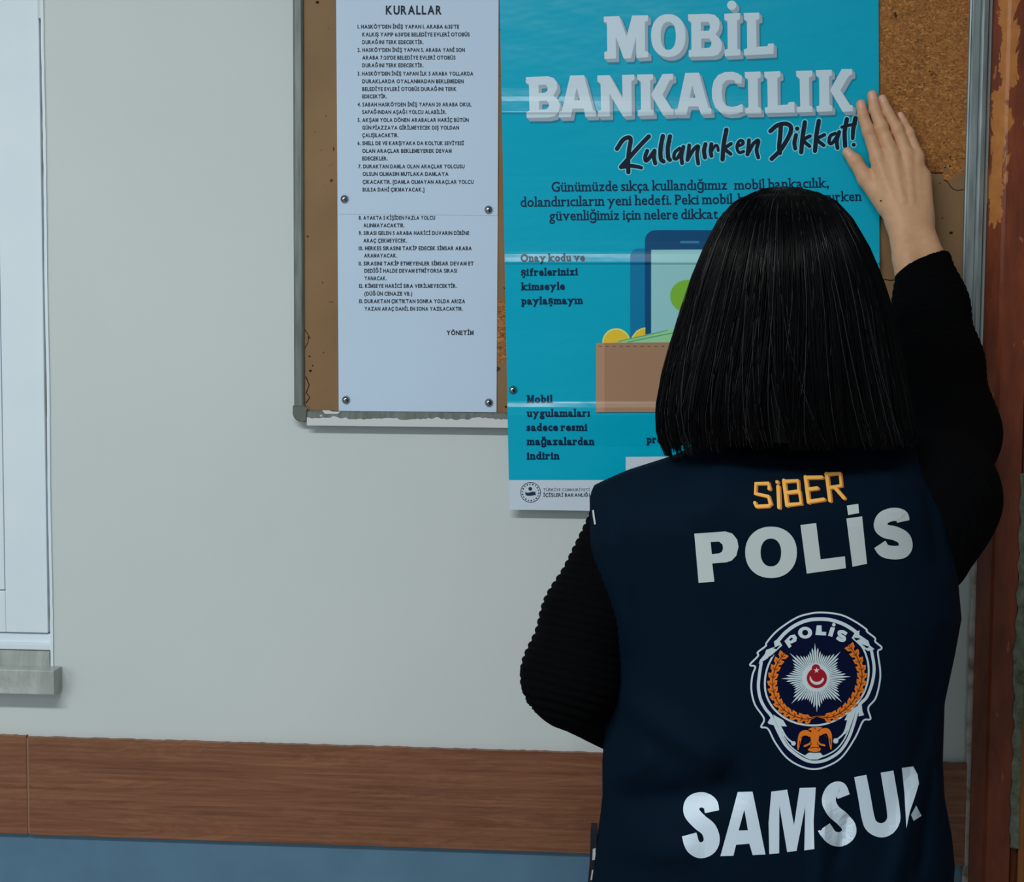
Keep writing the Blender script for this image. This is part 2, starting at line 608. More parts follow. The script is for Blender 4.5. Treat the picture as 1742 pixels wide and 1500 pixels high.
# slab feet: (stem: L R C, level, side: b both, l, r)
SLAB = {'n': 'L0b R0b Lxl', 'm': 'L0b C0b R0b Lxl', 'ı': 'C0b Cxl', 'i': 'C0b Cxl', 'l': 'C0b Cal', 'k': 'L0b Lal R0b Rxb',
        'h': 'L0b R0b Lal', 'd': 'R0r Ral', 'b': 'Lal', 'u': 'Lxl Rxl R0r', 'ü': 'Lxl Rxl R0r', 'r': 'L0b Lxl', 'y': 'Lxb Rxb',
        'v': 'Lxb Rxb', 'p': 'Ldb Lxl', 'f': 'f0b', 'P': 'L0b Lcl', 'M': 'L0b R0b Lcl Rcr', 'a': 'R0r', 'z': '', 'ş': '', 'ğ': ''}
LEV = {'0': 0.0, 'x': 0.455, 'a': 0.71, 'c': 0.685, 'd': -0.185}


def text_art(s, bold=0.0, slab=False, gap=0.085):
    a = Art()
    pen = 0.0
    for ch in s:
        if ch == ' ':
            pen += 0.21 if slab else 0.29
            continue
        v, f, x0, x1 = glyph(ch, bold)
        sp = SLAB.get(ch, '') if slab else ''
        el = 0.045 if any(t[0] in 'Lf' and t[2] in 'bl' for t in sp.split()) or 'C' in sp[:1] else 0.0
        ext = 0.040 if any((t[0] == 'R' and t[2] in 'br') or (t[0] == 'C' and t[2] == 'b' and len(sp) < 8) for t in sp.split()) else 0.0
        pen += el
        b = len(a.v)
        a.v += [(x - x0 + pen, y) for x, y in v]
        a.z += [0] * len(v)
        a.n = 1
        a.f += [tuple(i + b for i in q) for q in f]
        if slab and SLAB.get(ch):
            w, sw, th, e = x1 - x0, 0.085 + 2 * bold, 0.075 + bold, 0.062
            for st, lv, sd in [(t[0], t[1], t[2]) for t in SLAB[ch].split()]:
                cx = pen + {'L': sw / 2, 'R': w - sw / 2, 'C': w / 2, 'f': 0.15}[st]
                y = LEV[lv] - (bold if lv in '0d' else -bold)
                ya, yb = (y, y + th) if lv in '0d' else (y - th, y)
                xa = cx - sw / 2 - (e if sd in 'bl' else 0)
                xb_ = cx + sw / 2 + (e if sd in 'br' else 0)
                a.poly([(xa, ya), (xb_, ya), (xb_, yb), (xa, yb)])
        pen += (x1 - x0) + ext + gap
    a.w = pen - gap
    return a


def line_art(s, p0, p1, cap, bold=0.0, slab=False, gap=0.095, em=0.69):
    """Set a line of text from pixel p0 to pixel p1 (baseline), capitals cap pixels high."""
    a = text_art(s, bold, slab, gap)
    dx, dy = (p1[0] - p0[0]) / a.w, (p1[1] - p0[1]) / a.w
    L = math.hypot(dx, dy)
    ux, uy = dy / L, -dx / L
    k = cap / em
    a.v = [(p0[0] + x * dx + y * k * ux, p0[1] + x * dy + y * k * uy) for x, y in a.v]
    return a


def join(arts):
    o = Art()
    for a in arts:
        o.add(a)
    return o


# ------------------------------------------------------------------ signed-distance bodies
def capsule(G, a, b, ra, rb, sc=(1, 1, 1)):
    a, b = np.array(a, float), np.array(b, float)
    s = np.array(sc, float)
    a, b = a / s, b / s
    ba = b - a
    p = [G[i] / np.float32(s[i]) - np.float32(a[i]) for i in range(3)]
    t = (p[0] * ba[0] + p[1] * ba[1] + p[2] * ba[2]) / np.float32(ba @ ba + 1e-12)
    t = np.clip(t, 0, 1).astype(np.float32)
    d = np.sqrt((p[0] - t * np.float32(ba[0])) ** 2 + (p[1] - t * np.float32(ba[1])) ** 2 + (p[2] - t * np.float32(ba[2])) ** 2)
    return (d - (np.float32(ra) + np.float32(rb - ra) * t)) * np.float32(min(s))


def ellipsoid(G, c, r):
    p = [(G[i] - np.float32(c[i])) / np.float32(r[i]) for i in range(3)]
    k0 = np.sqrt(p[0] ** 2 + p[1] ** 2 + p[2] ** 2)
    k1 = np.sqrt((p[0] / np.float32(r[0])) ** 2 + (p[1] / np.float32(r[1])) ** 2 + (p[2] / np.float32(r[2])) ** 2)
    return (k0 * (k0 - 1) / (k1 + 1e-6)).astype(np.float32)


def smin(a, b, k):
    h = np.clip(0.5 + 0.5 * (b - a) / np.float32(k), 0, 1)
    return b + (a - b) * h - np.float32(k) * h * (1 - h)


def grid(lo, hi, h):
    n = [int(math.ceil((hi[i] - lo[i]) / h)) + 1 for i in range(3)]
    ax = [np.float32(lo[i]) + np.arange(n[i], dtype=np.float32) * np.float32(h) for i in range(3)]
    return (ax[0][:, None, None], ax[1][None, :, None], ax[2][None, None, :])


def surface_net(F, lo, h):
    S = F < 0
    c = [(i, j, k) for i in (0, 1) for j in (0, 1) for k in (0, 1)]
    nx, ny, nz = F.shape
    sl = lambda A, o: A[o[0]:nx - 1 + o[0], o[1]:ny - 1 + o[1], o[2]:nz - 1 + o[2]]
    cnt = sum(sl(S, o).astype(np.int8) for o in c)
    act = (cnt > 0) & (cnt < 8)
    idx = np.argwhere(act)
    val = {o: F[idx[:, 0] + o[0], idx[:, 1] + o[1], idx[:, 2] + o[2]] for o in c}
    acc = np.zeros((len(idx), 3))
    num = np.zeros(len(idx))
    for o in c:
        for ax in range(3):
            if o[ax] == 0:
                q = list(o)
                q[ax] = 1
                va, vb = val[o], val[tuple(q)]
                mk_ = (va < 0) != (vb < 0)
                t = np.where(mk_, va / np.where(mk_, va - vb, 1), 0)
                pos = np.tile(np.array(o, float), (len(idx), 1))
                pos[:, ax] += t
                acc[mk_] += pos[mk_]
                num[mk_] += 1
    V = (idx + acc / num[:, None]) * h + np.array(lo)
    lut = -np.ones(act.shape, dtype=np.int64)
    lut[act] = np.arange(len(idx))
    Q = []
    for ax in range(3):
        a1, a2 = (ax + 1) % 3, (ax + 2) % 3
        s0 = [slice(1, -1)] * 3
        s1 = [slice(1, -1)] * 3
        s0[ax] = slice(0, -1)
        s1[ax] = slice(1, None)
        A, B = S[tuple(s0)], S[tuple(s1)]
        e = np.argwhere(A != B)
        if not len(e):
            continue
        off = np.ones(3, int)
        off[ax] = 0
        e = e + off
        sgn = S[e[:, 0], e[:, 1], e[:, 2]]

        def cell(d1, d2):
            q = e.copy()
            q[:, a1] -= d1
            q[:, a2] -= d2
            return lut[q[:, 0], q[:, 1], q[:, 2]]
        quad = np.stack([cell(1, 1), cell(0, 1), cell(0, 0), cell(1, 0)], 1)
        quad[~sgn] = quad[~sgn][:, ::-1]
        Q.append(quad)
    Q = np.concatenate(Q)
    return V, Q[(Q >= 0).all(1)]


def relax(V, Q, it=2, lam=0.5):
    E = np.concatenate([Q[:, [0, 1]], Q[:, [1, 2]], Q[:, [2, 3]], Q[:, [3, 0]]])
    for _ in range(it):
        a = np.zeros_like(V)
        n = np.zeros(len(V))
        for i, j in ((0, 1), (1, 0)):
            np.add.at(a, E[:, i], V[E[:, j]])
            np.add.at(n, E[:, i], 1)
        V = V + lam * (a / np.maximum(n, 1)[:, None] - V)
    return V


# ------------------------------------------------------------------ the setting
FLOOR = 0.0
CEIL = 2.75
XL, XR, YF = -2.6, 2.2, -3.6
band_t, band_b = P(500, 1264).z, P(500, 1431).z
door_x0 = P(1655, 1200, 0.0).x
win_x1 = P(79.5, 600).x
win_z0 = P(40, 1112, 0.0).z
win_x0, win_z1 = win_x1 - 1.15, 2.25

# back wall with a hole for the window and one for the door, blue paint under the wooden band
DX1 = door_x0 + 1.02
DZ1 = 2.12
V, F, I = [], [], []


def wquad(x0, x1, z0, z1, mi, y0=0.0, y1=0.2):
    b = len(V)
    V.extend([(x0, y0, z0), (x1, y0, z0), (x1, y0, z1), (x0, y0, z1), (x0, y1, z0), (x1, y1, z0), (x1, y1, z1), (x0, y1, z1)])
    F.extend([tuple(b + i for i in q) for q in ((0, 1, 2, 3), (5, 4, 7, 6), (4, 0, 3, 7), (1, 5, 6, 2), (3, 2, 6, 7), (4, 5, 1, 0))])
    I.extend([mi] * 6)


zm = 0.5 * (band_t + band_b)
wquad(XL, door_x0, FLOOR, zm, 1)
wquad(DX1, XR, FLOOR, zm, 1)
wquad(XL, win_x0, zm, CEIL, 0)
wquad(win_x0, win_x1, zm, win_z0, 0)
wquad(win_x0, win_x1, win_z1, CEIL, 0)
wquad(win_x1, door_x0, zm, CEIL, 0)
wquad(DX1, XR, zm, CEIL, 0)
wquad(door_x0, DX1, DZ1, CEIL, 0)
tag(mesh_obj('wall_back', V, F, [M['wall'], M['wall_low']], None, False, I), kind='structure')
tag(bm_obj('wall_left', box_bm(XL - 0.15, XL, YF, 0.2, FLOOR, CEIL), M['wall']), kind='structure')
tag(bm_obj('wall_right', box_bm(XR, XR + 0.15, YF, 0.2, FLOOR, CEIL), M['wall']), kind='structure')
tag(bm_obj('floor', box_bm(XL - 0.15, XR + 0.15, YF, 0.2, FLOOR - 0.1, FLOOR), M['floor']), kind='structure')
tag(bm_obj('ceiling', box_bm(XL - 0.15, XR + 0.15, YF, 0.2, CEIL, CEIL + 0.1), M['ceil']), kind='structure')

# wooden band: two laminate boards with a joint at the left
jx = P(51, 1330).x
xe = P(1641, 1380).x


def band(name, x0, x1, dt, db):
    n = max(2, int((x1 - x0) / 0.006))
    bm = bmesh.new()
    top, bot = [], []
    for k in range(n + 1):
        x = x0 + (x1 - x0) * k / n
        jt = random.uniform(-0.0006, 0.0006)
        top.append([bm.verts.new((x, y, band_t + dt + jt)) for y in (0.0, -0.008)])
        bot.append([bm.verts.new((x, y, band_b + db)) for y in (-0.008, 0.0)])
    for k in range(n):
        a, b, c, d = top[k], top[k + 1], bot[k], bot[k + 1]
        bm.faces.new((a[0], a[1], b[1], b[0]))
        bm.faces.new((a[1], c[0], d[0], b[1]))
        bm.faces.new((c[0], c[1], d[1], d[0]))
    bm.faces.new((top[0][0], bot[0][1], bot[0][0], top[0][1]))
    bm.faces.new((top[-1][0], top[-1][1], bot[-1][0], bot[-1][1]))
    return tag(bm_obj(name, bm, M['band']), kind='structure')


band('trim_1', jx + 0.0015, xe, 0, 0)
band('trim_2', XL, jx - 0.0015, 0.0012, 0.0005)
tag(bm_obj('trim_3', box_bm(jx - 0.0015, jx + 0.0015, -0.0065, 0, band_b + 0.001, band_t - 0.001), new_mat('joint_filler', srgb(150, 112, 88), 0.7)), kind='structure')

# plaster edge between the wall and the door casing
bz0_ = P(1650, 745, 0).z
bm = bmesh.new()
n = 60
pa, pb = [], []
for k in range(n + 1):
    z = FLOOR + (bz0_ - FLOOR) * k / n
    w = random.uniform(-0.0010, 0.0010)
    pa.append([bm.verts.new((xe - 0.0005 + w, y, z)) for y in (0.0, -0.004)])
    pb.append([bm.verts.new((door_x0 + 0.004, y, z)) for y in (-0.006, 0.0)])
for k in range(n):
    bm.faces.new((pa[k][0], pa[k][1], pa[k + 1][1], pa[k + 1][0]))
    bm.faces.new((pa[k][1], pb[k][0], pb[k + 1][0], pa[k + 1][1]))
tag(bm_obj('trim_4', bm, M['plaster']), kind='structure')

# door: casing with bevel and groove, grey green seal, leaf
dr = empty('door_1', (door_x0 + 0.5, 0, 0), kind='structure')
cxr = P(1722, 1200, 0.02).x
prof = [(door_x0 - 0.001, 0.19), (door_x0 - 0.001, -0.010), (door_x0 + 0.003, -0.014), (door_x0 + 0.013, -0.024), (door_x0 + 0.017, -0.026),
        (door_x0 + 0.0468, -0.026), (door_x0 + 0.0471, -0.017), (door_x0 + 0.0487, -0.017), (door_x0 + 0.049, -0.026), (cxr + 0.003, -0.026), (cxr + 0.006, -0.022), (cxr + 0.006, 0.19)]
prism('door_casing', prof, FLOOR, DZ1, M['door'], dr)
sx0, sx1 = cxr + 0.0005, P(1737, 1200, 0.02).x
bm = bmesh.new()
n = 90
zt = P(1735, 805, 0.028).z
zb_ = P(1718, 1442, 0.028).z
L_, R_ = [], []
for k in range(n + 1):
    z = zb_ + (zt - zb_) * k / n
    w0 = 0.0012 * math.sin(k * 0.9) + random.uniform(-0.0006, 0.0006) - 0.003 * math.exp(-((k - 45) / 6.0) ** 2)
    L_.append([bm.verts.new((sx0 + w0, y, z)) for y in (-0.020, -0.0275)])
    R_.append([bm.verts.new((sx1, y, z)) for y in (-0.030, -0.020)])
for k in range(n):
    bm.faces.new((L_[k][0], L_[k][1], L_[k + 1][1], L_[k + 1][0]))
    bm.faces.new((L_[k][1], R_[k][0], R_[k + 1][0], L_[k + 1][1]))
    bm.faces.new((R_[k][0], R_[k][1], R_[k + 1][1], R_[k + 1][0]))
bm.faces.new((L_[0][0], R_[0][1], R_[0][0], L_[0][1]))
bm.faces.new((L_[-1][0], L_[-1][1], R_[-1][0], R_[-1][1]))
bm_obj('door_seal', bm, M['door_seal'], dr)
bm_obj('casing_groove_shade', box_bm(door_x0 + 0.0472, door_x0 + 0.0486, -0.0250, -0.017, FLOOR, DZ1 - 0.001), new_mat('groove_shade', srgb(58, 26, 14), 0.9, 0.1), dr)  # dark brown strip paints shade into the groove, which would catch light
bm_obj('door_stop', box_bm(cxr + 0.006, cxr + 0.022, -0.018, 0.10, FLOOR, DZ1 - 0.02, 0.001), M['door'], dr)
bm_obj('door_leaf', box_bm(sx1 + 0.0005, DX1, -0.026, 0.015, FLOOR + 0.006, DZ1 - 0.03, 0.002), M['door_leaf'], dr)
bm_obj('door_head', box_bm(door_x0 + 0.05, DX1, 0.02, 0.19, FLOOR, DZ1, 0), M['door'], dr)

# window at the left: white frame set in the wall, sash, pane, marble sill
wn = empty('window_1', (win_x0 + 0.5, 0.05, win_z0), kind='structure')
fx1 = P(72.5, 600, 0.0).x
fz0 = P(40, 1077, 0.0).z
fy = 0.004
sxr = P(4.5, 950, 0.0).x
sz0 = P(3, 1004, 0.0).z
# fixed frame, with a rebate for the sash
bm = bmesh.new()
box_bm(sxr + 0.0012, fx1, fy, 0.07, fz0, win_z1 - 0.004, 0.0015, bm)
box_bm(win_x0 + 0.004, sxr + 0.0012, fy, 0.07, fz0, sz0 - 0.0012, 0.0015, bm)
box_bm(win_x0 + 0.004, win_x0 + 0.075, fy, 0.07, sz0, win_z1 - 0.004, 0.0015, bm)
box_bm(win_x0 + 0.075, sxr, fy, 0.07, win_z1 - 0.075, win_z1 - 0.004, 0.0015, bm)
bm_obj('window_frame', bm, M['win'], wn)
bm = bmesh.new()
x0, x1, z0, z1 = win_x0 + 0.077, sxr, sz0, win_z1 - 0.077
for q in ((x1 - 0.06, x1, z0, z1), (x0, x0 + 0.06, z0, z1), (x0 + 0.06, x1 - 0.06, z0, z0 + 0.06), (x0 + 0.06, x1 - 0.06, z1 - 0.06, z1)):
    box_bm(q[0], q[1], fy + 0.001, 0.06, q[2], q[3], 0.0012, bm)
sash = bm_obj('window_sash', bm, M['win'], wn)
bm_obj('window_pane', box_bm(x0 + 0.058, x1 - 0.058, 0.03, 0.036, z0 + 0.058, z1 - 0.058), M['glass'], wn)
bm_obj('gap_backing', box_bm(win_x0, win_x1, 0.072, 0.08, win_z0 - 0.02, win_z1), M['gap'], wn)
bm_obj('gap_shade_strip', box_bm(fx1 - 0.001, win_x1 + 0.0005, 0.010, 0.05, fz0 + 0.002, P(66, 31).z + 0.001), M['gap_shade'], wn)
bm_obj('gap_filler', box_bm(fx1, win_x1 + 0.001, -0.0005, 0.05, P(66, 31).z, win_z1 - 0.01), M['wall'], wn)
zr0, zr1 = P(40, 1094, 0.0).z, P(40, 1105.5, 0.004).z
bm_obj('frame_rebate', box_bm(win_x0 + 0.004, win_x1 - 0.001, 0.008, 0.07, zr0 - 0.002, fz0 - 0.0015), M['win'], wn)
bm_obj('frame_lower_rail', box_bm(win_x0 + 0.004, win_x1 + 0.0015, -0.002, 0.07, zr1, zr0, 0.0012), M['win'], wn)
sl_z1 = P(60, 1140, 0.03).z
sl_z0 = P(50, 1181, 0.03).z
sl_x1 = P(92, 1160, 0.03).x
bm = bmesh.new()
pts = [(-0.030, sl_z1), (-0.030, sl_z0), (0.07, sl_z0), (0.07, win_z0 + 0.001), (-0.002, win_z0 + 0.0005)]
A = [bm.verts.new((XL + 0.3, y, z)) for y, z in pts]
B = [bm.verts.new((win_x1 - 0.0005 if y > 0 else sl_x1 + (0.011 if y > -0.01 else 0), y, z)) for y, z in pts]
# the nosing returns past the opening, in front of the wall face
for i in range(5):
    j = (i + 1) % 5
    bm.faces.new((A[i], A[j], B[j], B[i]))
bm.faces.new(A)
bm.faces.new(B)
bm.free()
bm = box_bm(win_x0 - 0.03, sl_x1, -0.030, -0.0005, sl_z0, sl_z1, 0.0015)
box_bm(win_x0 + 0.001, win_x1 - 0.001, -0.004, 0.07, sl_z0 + 0.004, zr1 - 0.001, 0.0, bm)
bm_obj('window_sill', bm, M['marble'], wn)

# plaster edge standing proud along the opening
bm = bmesh.new()
n = 80
za, zb2 = P(84, 1133).z, P(72, 30).z + 0.3
ra_, rb_ = [], []
for k in range(n + 1):
    z = za + (zb2 - za) * k / n
    w = random.uniform(-0.00025, 0.00025) + 0.0004 * math.sin(k * 0.3)
    ra_.append([bm.verts.new((win_x1 + w - 0.0004, y, z)) for y in (0.02, -0.0022)])
    rb_.append([bm.verts.new((win_x1 + 0.0035 + w, y, z)) for y in (-0.0025, 0.0)])
for k in range(n):
    a, b, c, d = ra_[k], ra_[k + 1], rb_[k], rb_[k + 1]
    bm.faces.new((a[0], a[1], b[1], b[0]))
    bm.faces.new((a[1], c[0], d[0], b[1]))
    bm.faces.new((c[0], c[1], d[1], d[0]))
tag(bm_obj('trim_5', bm, M['win']), kind='structure')

# ------------------------------------------------------------------ notice board
bx0, bx1 = P(498.5, 400, 0.012).x, P(1678, 250, 0.012).x
bz0 = P(690, 719, 0.014).z
bz1 = bz0 + 0.80
brd = empty('bulletin_board', ((bx0 + bx1) / 2, 0, bz0),
            'worn brown particle board notice board with grey metal frame, hung on the white wall', 'notice board')
panel = bm_obj('board_panel', box_bm(bx0 + 0.006, bx1 - 0.008, -0.010, -0.001, bz0 + 0.006, bz1 - 0.006), M['cork'], brd)
rw = 0.0150


def arc_prof(a0, a1, y0, h, ridges=()):
    pts = [(a0, -0.0005), (a0, -h * 0.55), (a0 + (a1 - a0) * 0.12, -h * 0.92), (a0 + (a1 - a0) * 0.26, -h)]
    pts += list(ridges)
    pts += [(a0 + (a1 - a0) * 0.78, -h * 0.98), (a0 + (a1 - a0) * 0.93, -h * 0.86), (a1, -0.0095), (a1, -0.0005)]
    return pts


zc0 = P(510, 690, 0.016).z
prism('frame_rail', arc_prof(bx0, bx0 + rw, 0, 0.0155), zc0, bz1, M['alu_dull'], brd, 'z')
rx0 = P(1642, 300, 0.0165).x
w_ = bx1 - rx0
rp = [(bx1, -0.0005), (bx1, -0.008), (bx1 - w_ * .10, -0.0145), (bx1 - w_ * .30, -0.0165), (bx1 - w_ * .38, -0.0150), (bx1 - w_ * .44, -0.0150), (bx1 - w_ * .50, -0.0168),
      (bx1 - w_ * .80, -0.0168), (bx1 - w_ * .86, -0.0155), (bx1 - w_ * .92, -0.0165), (rx0 + 0.0005, -0.0160), (rx0, -0.0095), (rx0, -0.0005)]
prism('frame_rail', rp, bz0 + 0.001, bz1, M['alu'], brd, 'z')
xc1 = P(523, 705, 0.016).x
prism('frame_rail', arc_prof(bz0, bz0 + rw, 0, 0.0155), xc1, rx0, M['alu_dull'], brd, 'x')
prism('frame_rail', arc_prof(bz1, bz1 - rw, 0, 0.0155), bx0 + rw, rx0, M['alu'], brd, 'x')
# moulded corner cap, rounded outside
bm = bmesh.new()
r = 0.012
prof = [(xc1, bz0 - 0.0006), (xc1, bz0 + rw + 0.0004), (bx0 + rw + 0.0035, bz0 + rw + 0.0004), (bx0 + rw + 0.0005, bz0 + rw + 0.004), (bx0 + rw + 0.0005, zc0), (bx0 - 0.0006, zc0)]
for k in range(7):
    a = math.pi + k * math.pi / 12
    prof.append((bx0 - 0.0006 + r + r * math.cos(a), bz0 - 0.0006 + r + r * math.sin(a)))
fr = [bm.verts.new((x, -0.0165, z)) for x, z in prof]
bk = [bm.verts.new((x, -0.0005, z)) for x, z in prof]
bm.faces.new(fr)
bm.faces.new(bk)
for i in range(len(prof)):
    j = (i + 1) % len(prof)
    bm.faces.new((fr[i], fr[j], bk[j], bk[i]))
bmesh.ops.bevel(bm, geom=[e for e in bm.edges if all(abs(q.co.y + 0.0165) < 1e-6 for q in e.verts)], offset=0.002, segments=2, affect='EDGES')
bm_obj('corner_cap', bm, M['alu_dark'], brd)
# white wall paint smeared over the lower edge of the bottom rail
a = Art()
random.seed(11)
top = [(522 + 4.4 * i, 712.2 + 1.5 * math.sin(i * 0.35) + random.uniform(-1.5, 1.5) - (2.5 if i < 12 else 0)) for i in range(80)]
bot = [(522 + 4.4 * i, 723.5 + 0.012 * (4.4 * i)) for i in range(80)]
a.poly(top + bot[::-1])
a.poly([(548, 698), (560, 698), (566, 700), (580, 700), (574, 704), (553, 704)])
a.poly(circle(546, 707, 2.2, 1.6, n=9))
print_obj('paint_smear', [(a, M['smear'])], lambda x, y, l: P(x, y, 0.0158 + l), brd, 0.0002)
# cracks in the board skin
for w_c, pts in ((2.0, [(1584, 293), (1590, 294.5), (1603, 294)]), (1.4, [(1606, 306), (1612, 309), (1616, 316), (1622, 322), (1630, 324), (1640, 322)]),
                 (1.8, [(1498, 478), (1506, 475), (1514, 477), (1522, 476)]), (1.2, [(518, 560), (525, 570), (524, 582), (519, 592)]), (1.6, [(520, 640), (526, 655), (521, 668), (527, 676), (520, 686)])):
    print_obj('board_crack', [(Art().stroke(pts, w_c, False, cap=False), M['crack'])], lambda x, y, l: P(x, y, 0.010 + l), panel, 0.0002)
for x, y, q in ((528, 630.5, 2.4), (1616, 283, 2), (1608, 285, 1.6), (1617, 396, 2.4), (1606, 243, 1.5), (1599, 312, 1.3), (540, 4, 3), (532, 622, 1.4), (860.5, 692, 2.0)):
    print_obj('pin_hole', [(Art().poly(circle(x, y, q, q * 0.8, n=9)), M['crack'])], lambda x, y, l: P(x, y, 0.010 + l), panel, 0.0002)

# ------------------------------------------------------------------ two notice sheets
def sheet_grid(c, n, mfun):
    """c: photo corners TL TR BR BL; bilinear grid n=(nu, nv); mfun(px, py) -> depth."""
    V, F = [], []
    nu, nv = n
    for j in range(nv + 1):
        for i in range(nu + 1):
            u, v = i / nu, j / nv
            px = (c[0][0] * (1 - u) + c[1][0] * u) * (1 - v) + (c[3][0] * (1 - u) + c[2][0] * u) * v
            py = (c[0][1] * (1 - u) + c[1][1] * u) * (1 - v) + (c[3][1] * (1 - u) + c[2][1] * u) * v
            V.append(P(px, py, mfun(px, py)))
    w = nu + 1
    for j in range(nv):
        for i in range(nu):
            F.append((j * w + i, (j + 1) * w + i, (j + 1) * w + i + 1, j * w + i + 1))
    return V, F


def solid(o, t):
    md = o.modifiers.new('thickness', 'SOLIDIFY')
    md.thickness = t
    md.offset = -1
    return o


wav = lambda x, y: 0.0004 * math.sin(x * 0.021 + y * 0.006) + 0.0003 * math.sin(y * 0.03)
d_low = lambda x, y: 0.0112 + wav(x, y) * 0.8
d_up = lambda x, y: 0.0117 + wav(x, y) * 0.8

n_up = empty('notice_sheet', P(710, 366, 0.0126), 'upper white rules sheet headed KURALLAR, pinned to the notice board', 'paper notice', 'typed rule sheets on the notice board')
V, F = sheet_grid([(571.5, -52), (848.5, -50), (846.6, 366.5), (574.2, 364)], (24, 36), d_up)
solid(mesh_obj('paper', V, F, M['paper'], n_up, False), 0.0002)
n_lo = empty('notice_sheet', P(710, 700, 0.0112), 'lower white rules sheet signed YÖNETİM, tucked under the upper one', 'paper notice', 'typed rule sheets on the notice board')
V, F = sheet_grid([(574, 340), (847, 340), (844.5, 701.2), (576.2, 698.6)], (24, 36), d_low)
solid(mesh_obj('paper', V, F, M['paper'], n_lo, False), 0.0002)

R1 = [("1. HASKÖY'DEN İNİŞ YAPAN 1. ARABA 6:35'TE", 520, 1220, 196), ("KALKIŞ YAPIP 6:50'DE BELEDİYE EVLERİ OTOBÜS", 552, 1293, 250),
      ("DURAĞINI TERK EDECEKTİR.", 552, 975, 303), ("2. HASKÖY'DEN İNİŞ YAPAN 5. ARABA YANİ SON", 520, 1260, 357),
      ("ARABA 7:20'DE BELEDİYE EVLERİ OTOBÜS", 552, 1195, 410), ("DURAĞINI TERK EDECEKTİR.", 552, 975, 463),
      ("3. HASKÖY'DEN İNİŞ YAPAN İLK 5 ARABA YOLLARDA", 520, 1318, 520), ("DURAKLARDA OYALANMADAN BEKLEMEDEN", 552, 1252, 573),
      ("BELEDİYE EVLERİ OTOBÜS DURAĞINI TERK", 552, 1202, 626), ("EDECEKTİR.", 552, 722, 677),
      ("4. SABAH HASKÖYDEN İNİŞ YAPAN 20 ARABA OKUL", 520, 1305, 733), ("SAPAĞINDAN AŞAĞI YOLCU ALABİLİR.", 552, 1132, 785),
      ("5. AKŞAM YOLA DÖNEN ARABALAR HARİÇ BÜTÜN", 520, 1287, 840), ("GÜN PİAZZAYA GİRİLMEYECEK DIŞ YOLDAN", 552, 1220, 893),
      ("ÇALIŞILACAKTIR.", 552, 803, 945), ("6. SHELL DE VE KARŞIYAKA DA KOLTUK SEVİYESİ", 520, 1253, 1000),
      ("OLAN ARAÇLAR BEKLEMEYEREK DEVAM", 552, 1168, 1053), ("EDECEKLER.", 552, 728, 1105),
      ("7. DURAKTAN DAMLA OLAN ARAÇLAR YOLCUSU", 525, 1258, 1160), ("OLSUN OLMASIN MUTLAKA DAMLAYA", 555, 1147, 1212),
      ("ÇIKACAKTIR. [DAMLA OLMAYAN ARAÇLAR YOLCU", 555, 1320, 1267), ("BULSA DAHİ ÇIKMAYACAK.]", 555, 980, 1320)]
R2 = [("8. AYAKTA 5 KİŞİDEN FAZLA YOLCU", 528, 1055, 55), ("ALINMAYACAKTIR.", 560, 845, 107), ("9. SIRASI GELEN 5 ARABA HARİCİ DUVARIN DİBİNE", 528, 1290, 160),
      ("ARAÇ ÇEKMEYECEK.", 560, 862, 212), ("10. HERKES SIRASINI TAKİP EDECEK SİMSAR ARABA", 528, 1308, 265), ("ARAMAYACAK.", 565, 793, 315),
      ("11. SIRASINI TAKİP ETMEYENLER SİMSAR DEVAM ET", 528, 1320, 370), ("DEDİĞİ HALDE DEVAM ETMİYORSA SIRASI", 567, 1205, 420),
      ("YANACAK.", 567, 720, 472), ("12. KİMSEYE HARİCİ SIRA VERİLMEYECEKTİR.", 530, 1205, 525), ("(DÜĞÜN CENAZE VB.)", 567, 897, 578),
      ("13. DURAKTAN ÇIKTIKTAN SONRA YOLDA ARIZA", 530, 1262, 630), ("YAZAN ARAÇ DAHİL EN SONA YAZILACAKTIR.", 567, 1247, 682)]
ZS = 4.055
su = lambda x, y, l: P(x, y, d_up(x, y) + l)
sl_ = lambda x, y, l: P(x, y, d_low(x, y) + l)
t1 = join([line_art(s, (480 + a / ZS, v / ZS), (480 + b / ZS, v / ZS), 6.2, 0.030) for s, a, b, v in R1])
print_obj('title_lettering', [(line_art('KURALLAR', (656.3, 24.2), (751.3, 24.2), 14.3, 0.032, False, 0.12), M['text_black'])], su, n_up, 0.0004)
print_obj('rule_text', [(t1, M['text_black'])], su, n_up, 0.0004)
t2 = join([line_art(s, (480 + a / ZS, 360 + v / ZS), (480 + b / ZS, 360 + v / ZS), 6.2, 0.030) for s, a, b, v in R2])
print_obj('rule_text', [(t2, M['text_black'])], sl_, n_lo, 0.0004)
print_obj('signature_lettering', [(line_art('YÖNETİM', (480 + 1133 / ZS, 360 + 850 / ZS), (480 + 1320 / ZS, 360 + 850 / ZS), 7.4, 0.034, False, 0.12), M['text_black'])], sl_, n_lo, 0.0004)

# ------------------------------------------------------------------ poster
PK = [(-60, 12.6), (150, 13.0), (300, 13.6), (446, 14.2), (560, 15.0), (680, 16.6), (706, 18.2), (730, 18.2), (830, 17.6), (900, 17.0)]
